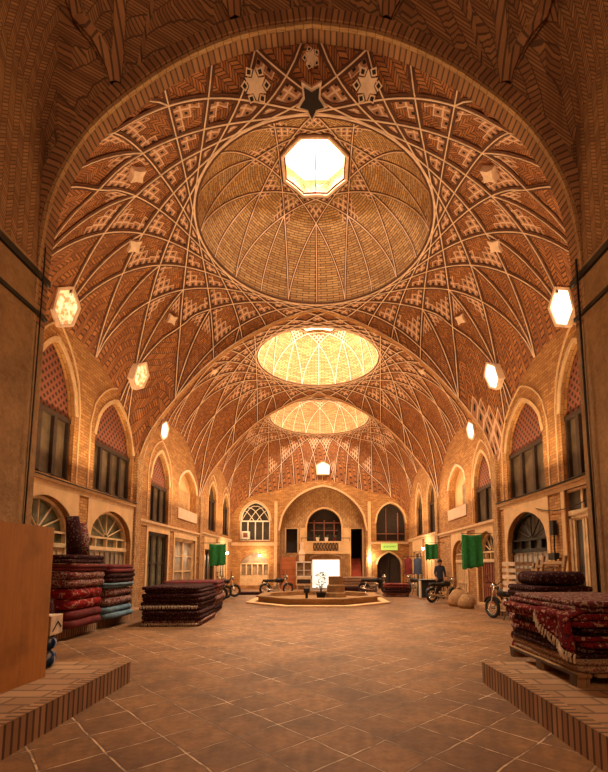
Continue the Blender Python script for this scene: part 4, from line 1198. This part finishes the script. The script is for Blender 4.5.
for k in range(5): a = 2*PI*k/5; b.tube([(0, 0, .28), (.06*math.cos(a), .06*math.sin(a), .55), (.15*math.cos(a), .15*math.sin(a), .82)], .012, 5)
b.build('stem', M['leaf'], t)
t = thing('bollard', 'short black post with knob on the fountain rim', 'post', (-.40, 15.95, .06 if False else 0))
b = MB(); b.lathe([(0, 0), (.09, 0), (.09, .04), (.05, .08), (.05, .48), (0, .48)], n=12); b.build('shaft', M['iron'], t)
b = MB(); b.box((-.11, -.09, .48), (.11, .09, .66)); b.build('cap', M['iron'], t, bevel=.03)

# ------------------------------------------------------------------ motorbikes
def make_bike():
    t = thing('motorbike', '', 'motorbike')
    for x, nm in ((-.62, 'rear_wheel'), (.62, 'front_wheel')):
        b = MB(); b.torus((x, 0, .29), .245, .05, n=24, m=8); o = b.build(nm, M['rubber'], t, smooth=True)
        b = MB(); b.torus((x, 0, .29), .19, .016, n=20, m=6)
        for k in range(10): a = PI*2*k/10; b.tube([(x, .02*(-1)**k, .29), (x+.19*math.cos(a), 0, .29+.19*math.sin(a))], .005, 4)
        b.tube([(x, -.07, .29), (x, .07, .29)], .045, 10); b.build('rim', M['chrome'], o)
    for s in (-1, 1):
        MB().tube([(.62, s*.08, .29), (.50, s*.08, .66), (.42, s*.07, .90)], .02, 6).build('fork_leg', M['chrome'], t)
        MB().tube([(-.62, s*.1, .29), (-.2, s*.07, .33)], .022, 6).build('swingarm', M['chrome'], t)
        MB().tube([(-.60, s*.11, .33), (-.48, s*.1, .66)], .026, 6).build('shock_absorber', M['chrome'], t)
    b = MB(); b.tube([(.42, 0, .86), (.2, 0, .5), (-.05, 0, .3), (-.25, 0, .34), (-.5, 0, .66), (-.75, 0, .68)], .024, 6); b.tube([(.4, 0, .78), (0, 0, .64), (-.5, 0, .66)], .022, 6); b.build('frame', M['iron'], t)
    b = MB(); b.lathe([(0, 0), (.1, .01), (.12, .1), (.12, .2), (.08, .28), (0, .28)], (.08, 0, .32), 10); b.box((-.16, -.11, .28), (.1, .11, .44)); b.build('engine', M['chrome'], t, bevel=.01)
    b = MB(); b.lathe([(0, 0), (.75, .03), (1, .4), (.85, .8), (.4, 1), (0, 1)], (0, 0, 0), 14, sx=.27, sy=.15)
    for i, v in enumerate(b.v): b.v[i] = (v[0]+.14, v[1], .62+v[2]*.22)
    b.build('fuel_tank', M['iron'], t, smooth=True)
    b = MB(); b.box((-.72, -.12, .68), (-.05, .12, .78)); b.build('seat', M['rubber'], t, bevel=.04)
    for cx in (.62, -.62):
        b = MB()
        for k in range(8):
            a0, a1 = math.radians(25+16*k), math.radians(25+16*(k+1))
            q = [(cx+.325*math.cos(a), y, .29+.325*math.sin(a)) for a in (a0, a1) for y in (-.065, .065)]; b.face([q[0], q[1], q[3], q[2]])
        o = b.build('mudguard', M['iron'], t); md = o.modifiers.new('t', 'SOLIDIFY'); md.thickness = .012
    b = MB(); b.tube([(.44, -.34, 1.0), (.47, -.2, 1.02), (.42, 0, .94), (.47, .2, 1.02), (.44, .34, 1.0)], .014, 6)
    for s in (-1, 1): b.tube([(.46, s*.24, 1.02), (.44, s*.3, 1.17)], .008, 5); b.lathe([(0, -.01), (.05, 0), (.05, .015), (0, .02)], (.44, s*.3, 1.19), 10)
    b.build('handlebar', M['iron'], t)
    b = MB(); b.tube([(.44, 0, .88), (.52, 0, .89), (.57, 0, .89)], [.06, .09, .095], 14); b.build('headlight', M['chrome'], t, smooth=True)
    b = MB(); b.tube([(.12, -.12, .35), (.05, -.15, .2), (-.3, -.15, .24), (-.8, -.17, .34)], [.018, .02, .035, .045], 8); b.build('exhaust', M['chrome'], t, smooth=True)
    b = MB(); b.box((-.78, -.04, .6), (-.73, .04, .66)); b.build('tail_light', M['redcloth'], t)
    b = MB(); b.tube([(-.05, .1, .3), (-.1, .26, .02)], .012, 5); b.build('kickstand', M['iron'], t)
    return t
bike0 = make_bike()
spots = [(5.25, 11.9, 1.9, 'black motorbike parked behind the right rug pallet by the iron grille door', None),
         (5.12, 17.8, .5, 'black and chrome motorbike parked beside the black counter at right', None),
         (-2.15, 22.0, .45, 'black motorbike parked left of the fountain before the wooden screen', None),
         (-4.7, 18.2, .3, 'nearest motorbike in the row along the far left wall', 'motorbikes along the far left wall'),
         (-4.75, 19.3, .42, 'middle motorbike in the row along the far left wall', 'motorbikes along the far left wall'),
         (-4.6, 20.5, .25, 'farthest motorbike in the row along the far left wall', 'motorbikes along the far left wall'),
         (4.9, 22.2, 2.0, 'dark motorbike parked in front of the hung garments', None),
         (2.9, 22.6, .2, 'low motorbike parked before the dark pointed doorway', None)]
for i, (x, y, a, lb, gp) in enumerate(spots):
    o = bike0 if i == 0 else copy_tree(bike0)
    o.location = (x, y, 0); o.rotation_euler = (0, 0, a); o['label'] = lb
    if gp: o['group'] = gp
# grey crate carried on the near motorbike
t = thing('crate', 'grey slatted crate strapped on the rear of the near right motorbike', 'crate', (5.38, 11.5, .80), .3)
b = MB()
for z in (0, .17, .34, .51, .68): 
    for y in (-.25, .22): b.box((-.3, y, z), (.3, y+.03, z+.1))
    for x in (-.3, .27): b.box((x, -.22, z), (x+.03, .22, z+.1))
b.box((-.3, -.25, 0), (.3, .25, .02)); b.build('slats', M['paper'], t)

# counter, sacks, person, leaning frames, wall meter
t = thing('counter', 'black boxy counter beside the parked motorbike at far right', 'counter', (5.2, 20.6, 0))
b = MB(); b.box((-.45, -.5, 0), (.45, .5, .78)); b.build('body', M['rubber'], t, bevel=.01)
b = MB(); b.box((-.5, -.54, .78), (.48, .54, .82)); b.build('top', M['iron'], t)
b = MB(); b.box((-.5, -.5, 0), (-.45, -.2, .78)); b.build('end_panel', M['white'], t)
for k, (x, y, r, lb) in enumerate(((5.2, 16.05, .38, 'larger brown sack slumped before the cream arched doorway'), (5.25, 15.3, .3, 'smaller brown sack in front of the larger one by the right ledge'))):
    t = thing('sack', lb, 'sack', (x, y, 0), 0, 'brown sacks at right')
    b = MB(); b.lathe([(0, 0), (.9*r, .0), (1.05*r, .35*r), (.95*r, r), (.55*r, 1.5*r), (.2*r, 1.65*r), (.25*r, 1.8*r), (0, 1.8*r)], n=14)
    for i, v in enumerate(b.v): b.v[i] = (v[0]*(1+.1*noise.noise(Vector(v)*3)), v[1]*(1+.1*noise.noise(Vector(v)*4)), v[2])
    b.build('body', M['burlap'], t, smooth=True)
    b = MB(); b.torus((0, 0, 1.66*r), .21*r, .03*r, axis='z', n=12, m=5); b.build('tie', M['iron'], t)

def skin_person(name, label, loc, rz):
    root = thing(name, label, 'person', loc, rz)
    V = [(0,0,.92),(0,.0,1.12),(0,-.01,1.34),(0,0,1.46),(0,.01,1.52),(0,.03,1.60),(0,.03,1.68),
         (.17,-.01,1.40),(.23,.02,1.14),(.20,.16,.95),(-.17,-.01,1.40),(-.23,.0,1.14),(-.21,.1,.90),
         (.09,0,.86),(.10,.03,.48),(.10,-.01,.08),(.11,.12,.04),(-.09,0,.86),(-.11,.01,.48),(-.12,-.04,.08),(-.13,.09,.04)]
    E_ = [(0,1),(1,2),(2,3),(3,4),(4,5),(5,6),(2,7),(7,8),(8,9),(2,10),(10,11),(11,12),(0,13),(13,14),(14,15),(15,16),(0,17),(17,18),(18,19),(19,20)]
    Rr = [.14,.135,.15,.065,.06,.095,.085,.07,.05,.035,.07,.05,.035,.095,.068,.045,.04,.095,.068,.045,.04]
    me = bpy.data.meshes.new('body'); me.from_pydata(V, E_, []); o = bpy.data.objects.new('body', me); col.objects.link(o); o.parent = root
    o.modifiers.new('skin', 'SKIN'); s = o.modifiers.new('sub', 'SUBSURF'); s.levels = 2; s.render_levels = 2
    for i, v in enumerate(me.skin_vertices[0].data): v.radius = (Rr[i], Rr[i]*(.72 if i in (0, 1, 2) else 1)); v.use_root = i == 0
    dg = bpy.context.evaluated_depsgraph_get(); ev = o.evaluated_get(dg); m2 = bpy.data.meshes.new_from_object(ev)
    o.modifiers.clear(); o.data = m2; m2.materials.clear()
    for m in ('skin', 'denim', 'dark'): m2.materials.append(M[m])
    for p in m2.polygons:
        c = p.center; p.use_smooth = True
        p.material_index = 0 if (c.z > 1.47 or (c.z < .99 and abs(c.x) > .165 and c.z > .8)) else (1 if c.z > .88 else 2)
    hb = MB(); hb.lathe([(.098, 1.60), (.104, 1.66), (.09, 1.73), (.05, 1.77), (0, 1.78)], (0, .01, 0), 14); hb.build('hair', M['hair'], root, smooth=True)
    fc = MB()
    for s in (-1, 1): fc.box((s*.034-.012, .112, 1.625), (s*.034+.012, .126, 1.64))
    fc.box((-.022, .11, 1.56), (.022, .122, 1.568)); fc.build('eyes_and_mouth', M['hair'], root)
    ns = MB(); ns.face([(0, .118, 1.64), (-.016, .118, 1.59), (0, .15, 1.592)]); ns.face([(0, .118, 1.64), (0, .15, 1.592), (.016, .118, 1.59)]); ns.face([(-.016, .118, 1.59), (.016, .118, 1.59), (0, .15, 1.592)]); ns.build('nose', M['skin'], root)
    for s, hp in ((1, (.20, .16, .95)), (-1, (-.21, .1, .90))):
        h = MB(); P = Vector(hp)
        h.tube([P, P + Vector((0, .02, -.05)), P + Vector((0, .03, -.09))], [.03, .034, .03], 8)
        for k in range(4): h.tube([P + Vector(((k-1.5)*.018, .03, -.085)), P + Vector(((k-1.5)*.019, .045, -.13)), P + Vector(((k-1.5)*.018, .035, -.165 + .012*abs(k-1.4)))], [.010, .009, .007], 6)
        h.tube([P + Vector((-s*.028, .02, -.04)), P + Vector((-s*.048, .045, -.07)), P + Vector((-s*.046, .06, -.1))], [.011, .010, .008], 6)
        h.build('hand', M['skin'], root, smooth=True)
    return root
skin_person('person', 'person in navy clothes standing behind the parked motorbike by the black counter', (5.38, 19.2, 0), PI)

for k in range(3):
    t = thing('weaving_loom', ['nearest leaning wooden loom frame against the right wall', 'middle leaning wooden loom frame against the right wall', 'farthest leaning wooden loom frame against the right wall'][k], 'frame', (5.1+.05*k, 9.75+.32*k, 0), .25, 'leaning loom frames at right')
    tilt = Matrix.Rotation(math.radians(13), 4, 'Y')
    for y in (-.32, .32):
        b = MB(); b.box((-.03, y-.03, .02), (.03, y+.03, 1.75-.08*k), mat=tilt); b.build('upright', M['oldwood'], t)
    for z in (.35, 1.55-.08*k):
        b = MB(); b.box((-.025, -.32, z), (.025, .32, z+.07), mat=tilt); b.build('crossbar', M['oldwood'], t)
t = thing('wall_meter', 'dark bracketed meter box fixed high on the right wall by the grille door', 'meter', (W-.04, 10.15, 0))
b = MB(); b.box((-.1, -.07, 2.2), (0, .07, 2.55)); b.build('box', M['iron'], t)
b = MB(); b.tube([(-.04, 0, 2.2), (-.04, .02, 1.9), (-.04, -.02, 1.5)], .02, 6); b.build('conduit', M['iron'], t)
b = MB(); b.box((-.14, -.14, 1.62), (-.02, .14, 1.78)); b.build('switch_box', M['iron'], t)

# ------------------------------------------------------------------ flags, garments, signs, lamps, cables
def flag(label, x0, x1, y, z0, z1, seed, rip=.05):
    t = thing('green_banner', label, 'banner', (x0, y, 0), 0, None)
    b = MB(); nu, nv = 14, 12; w = x1-x0
    def P(u, v):
        return (w*u, rip*math.sin(u*14+seed)*(.4+.6*v), z1 - (z1-z0)*v*(1-.08*u) - .04*math.sin(u*PI)*(1-v) + .02*math.sin(u*20+seed)*v)
    for i in range(nu):
        for j in range(nv): b.face([P(i/nu, j/nv), P((i+1)/nu, j/nv), P((i+1)/nu, (j+1)/nv), P(i/nu, (j+1)/nv)])
    o = b.build('cloth', M['green'], t, smooth=True); md = o.modifiers.new('t', 'SOLIDIFY'); md.thickness = .006
    b = MB(); b.tube([(-.02 if x0 > 0 else -.45, 0, z1+.03), ((W-.01-x0) if x0 > 0 else w+.02, 0, z1+.03)], .012, 6); b.build('rod', M['iron'], t)
    return t
flag('green banner hanging from a rod on the far left wall', -5.25, -4.45, 20.6, 1.42, 2.52, 1)
flag('largest green banner hanging beside the red brown door on the right', 4.72, 5.38, 14.0, 1.36, 2.5, 2.4)
flag('small green banner hanging before the shuttered shop at far right', 4.85, 5.42, 19.6, 1.72, 2.48, 4.1)

rk = thing('garment_rail', 'thin rail carrying hung garments at the far right', 'rail', (5.15, 24.0, 0))
b = MB(); b.tube([(-.5, 0, 1.98), (.55, 0, 1.98)], .015, 6); b.build('bar', M['iron'], rk)
for x in (-.5, .55):
    b = MB(); b.tube([(x, 0, 0), (x, 0, 2.0)], .016, 6); b.build('upright', M['iron'], rk)
for k, (x, m, lb) in enumerate(((-.22, 'redcloth', 'dark red garment hung at left on the far right rail'), (.3, 'denim', 'dark blue garment hung at right on the far right rail'))):
    t = thing('hung_garment', lb, 'garment', (5.15+x, 24.0, 0), 0, 'garments on the far right rail')
    b = MB(); b.lathe([(.02, 1.93), (.10, 1.88), (.22, 1.8), (.2, 1.5), (.22, 1.2), (.24, 1.0)], n=14, sx=1, sy=.35); b.build('cloth', M[m], t, smooth=True)
    b = MB(); b.tube([(0, 0, 1.9), (0, 0, 1.95), (.02, 0, 1.985)], .008, 5); b.build('hook', M['iron'], t)

t = thing('lime_sign', 'lit lime green sign board above the dark pointed doorway', 'sign', (4.45, Y1-.18, 2.66))
b = MB(); b.box((-.52, -.05, -.21), (.52, .05, .21)); b.build('board', M['lime'], t)
b = MB()
for k in range(8):                                          # illegible script strokes
    x = .40 - .1*k
    b.tube([(x, -.06, .07), (x-.03, -.06, -.02 - .04*(k % 2)), (x-.08, -.06, -.01 + .03*(k % 3))], .014, 4)
    if k % 2: b.tube([(x-.02, -.06, .12), (x-.05, -.06, .13)], .014, 4)
b.build('lettering', M['leaf'], t)
t = thing('shop_sign', 'cream shop sign with dark script beside the left green banner', 'sign', (-W+.22, 23.9, 2.35), 0)
b = MB(); b.box((-.02, -1.1, -.32), (.04, 1.1, .32)); b.build('board', M['signcream'], t)
b = MB()
for k in range(9):
    y = -.9 + .2*k
    b.tube([(.05, y, .12), (.05, y+.06, -.02), (.05, y+.15, -.06 + .05*(k % 2))], .022, 4)
    if k % 3: b.tube([(.05, y+.04, .2), (.05, y+.09, .2)], .022, 4)
b.build('lettering', M['redcloth'], t)

t = thing('air_conditioner', 'white boxed air conditioner set in the back left window', 'air conditioner', (-4.78, Y1+.0, 3.16))
b = MB(); b.box((-.25, -.22, 0), (.25, .12, .5)); b.build('casing', M['white'], t, bevel=.02)
b = MB(); b.box((-.14, -.23, .1), (.14, -.215, .4)); b.build('fan_grille', M['reddoor'], t)

def lamp(label, x, y, z, dirx, diry, power, r=.07):
    t = thing('wall_lamp', label, 'lamp', (x, y, z))
    b = MB(); b.tube([(dirx*.5, diry*.5, .1), (dirx*.2, diry*.2, .16), (0, 0, .07)], .014, 6); b.build('bracket', M['iron'], t)
    b = MB(); b.lathe([(0, -r), (r*.7, -r*.7), (r, 0), (r*.7, r*.7), (0, r)], n=12); b.build('bulb', M['bulb'], t, smooth=True)
    L = bpy.data.lights.new('lamp_light', 'POINT'); L.energy = power; L.color = (1, .72, .42); L.shadow_soft_size = r*1.2
    o = bpy.data.objects.new('lamp_light', L); col.objects.link(o); o.parent = t; o.location = (-dirx*.16, -diry*.16, 0)
LAMP = 110
lamp('bright lamp over the pale arched doorway at back left', -3.85, Y1-.25, 2.1, 0, .5, LAMP)
lamp('bright lamp on the pier right of the red stairs', 3.15, Y1-.25, 1.95, 0, .5, LAMP)
lamp('lamp on the far right wall beside the small green banner', W-.3, 22.6, 2.35, .6, 0, LAMP)
lamp('lamp on the far left wall beyond the shop sign', -W+.3, 25.4, 2.2, -.6, 0, LAMP)

def cable(label, pts, r=.014, mat='iron'):
    b = MB(); b.tube(pts, r, 6); tag(b.build('cable', M[mat], smooth=True), label, 'cable')
def sag(a, b_, s, n=14): a, b_ = Vector(a), Vector(b_); return [a.lerp(b_, i/n) - Vector((0, 0, s*4*(i/n)*(1-i/n))) for i in range(n+1)]
cable('black cable clipped along the cornice of the left wall', sag((-W+.12, Y0+.1, 3.42), (-W+.12, 13.4, 3.42), .05), .018)
cable('black cable clipped along the cornice of the right wall', sag((W-.12, Y0+.1, 3.44), (W-.12, 13.4, 3.42), .06), .022)
cable('thin black cable sagging across the right wall by the tall door', sag((W-.06, 8.0, 3.1), (W-.06, 11.0, 2.95), .25), .012)
cable('black conduit running up the edge of the right pier', [(4.14, 6.2, .3), (4.12, 6.2, 3.4), (4.11, 6.2, 6.2)], .018)
cable('black conduit running up the edge of the left pier', [(-4.14, 6.2, .3), (-4.12, 6.2, 3.4), (-4.1, 6.2, 6.4)], .011)
t = thing('pendant_fitting', 'thin rod with small curled arms hanging in the near octagonal skylight', 'pendant', (0, CY[0]+.55, 0))
b = MB(); b.tube([(0, 0, 11.98), (0, 0, 11.62)], .008, 5); b.build('rod', M['iron'], t)
b = MB()
for k in range(4): a = PI/2*k; b.tube([(0, 0, 11.64), (.1*math.cos(a), .1*math.sin(a), 11.6), (.2*math.cos(a), .2*math.sin(a), 11.64), (.2*math.cos(a), .2*math.sin(a), 11.7)], .008, 5)
b.build('arms', M['iron'], t)

# ------------------------------------------------------------------ light
w = bpy.data.worlds.new('World'); sc.world = w; w.use_nodes = True
bg = w.node_tree.nodes['Background']; bg.inputs[0].default_value = (1, .8, .6, 1); bg.inputs[1].default_value = .3
def point(name, loc, e, c, r):
    L = bpy.data.lights.new(name, 'POINT'); L.energy = e; L.color = c; L.shadow_soft_size = r
    o = bpy.data.objects.new(name, L); col.objects.link(o); o.location = loc
def area(name, loc, e, c, size, spread=180):
    L = bpy.data.lights.new(name, 'AREA'); L.shape = 'DISK'; L.spread = math.radians(spread); L.size = size; L.energy = e; L.color = c
    o = bpy.data.objects.new(name, L); col.objects.link(o); o.location = loc
for bd, e in zip(bays, (440, 900, 850)):
    area('skylight', (0, bd['cy'], bd['zo']+.38), e, (1, .80, .54), bd['ro']*1.7, 80 if bd is bays[0] else 180)
def strip(name, loc, sx, sy, e, c, rot):
    L = bpy.data.lights.new(name, 'AREA'); L.shape = 'RECTANGLE'; L.size = sx; L.size_y = sy; L.energy = e; L.color = c
    o = bpy.data.objects.new(name, L); col.objects.link(o); o.location = loc; o.rotation_euler = rot
for sd in (-1, 1):                                           # added fill strips without fixtures, turned up to brighten the vault
    for cy in CY:
        strip('vault_fill', (sd*(W-.75), cy, 3.5), .5, 5.5, 200, (1, .68, .33), (PI, -sd*math.radians(25), 0))
point('dome_fill', (0, CY[0]-.7, bays[0]['zo']+.3), 320, (1, .84, .62), .04)  # added point hidden in the lantern, brightens the near dome
point('entrance_fill', (0, -1.0, 6.0), 500, (1, .66, .38), .6)  # added fill behind the camera, lifts the entrance bay; no fitting

# ------------------------------------------------------------------ camera
cam = bpy.data.cameras.new('camera'); co = bpy.data.objects.new('camera', cam); col.objects.link(co)
co.location = (.2, 0, 1.5); co.rotation_euler = (math.radians(90) + math.atan(44/430), 0, 0)
cam.sensor_fit = 'AUTO'; cam.sensor_width = 36; cam.lens = 430*36/772
cam.shift_x = (304-323)/772; cam.shift_y = (521-386)/772
cam.clip_start = .05; cam.clip_end = 200
sc.camera = co
vs = sc.view_settings; vs.view_transform = 'Standard'; vs.look = 'None'; vs.gamma = 1; vs.use_curve_mapping = False
vs.exposure = 0.15
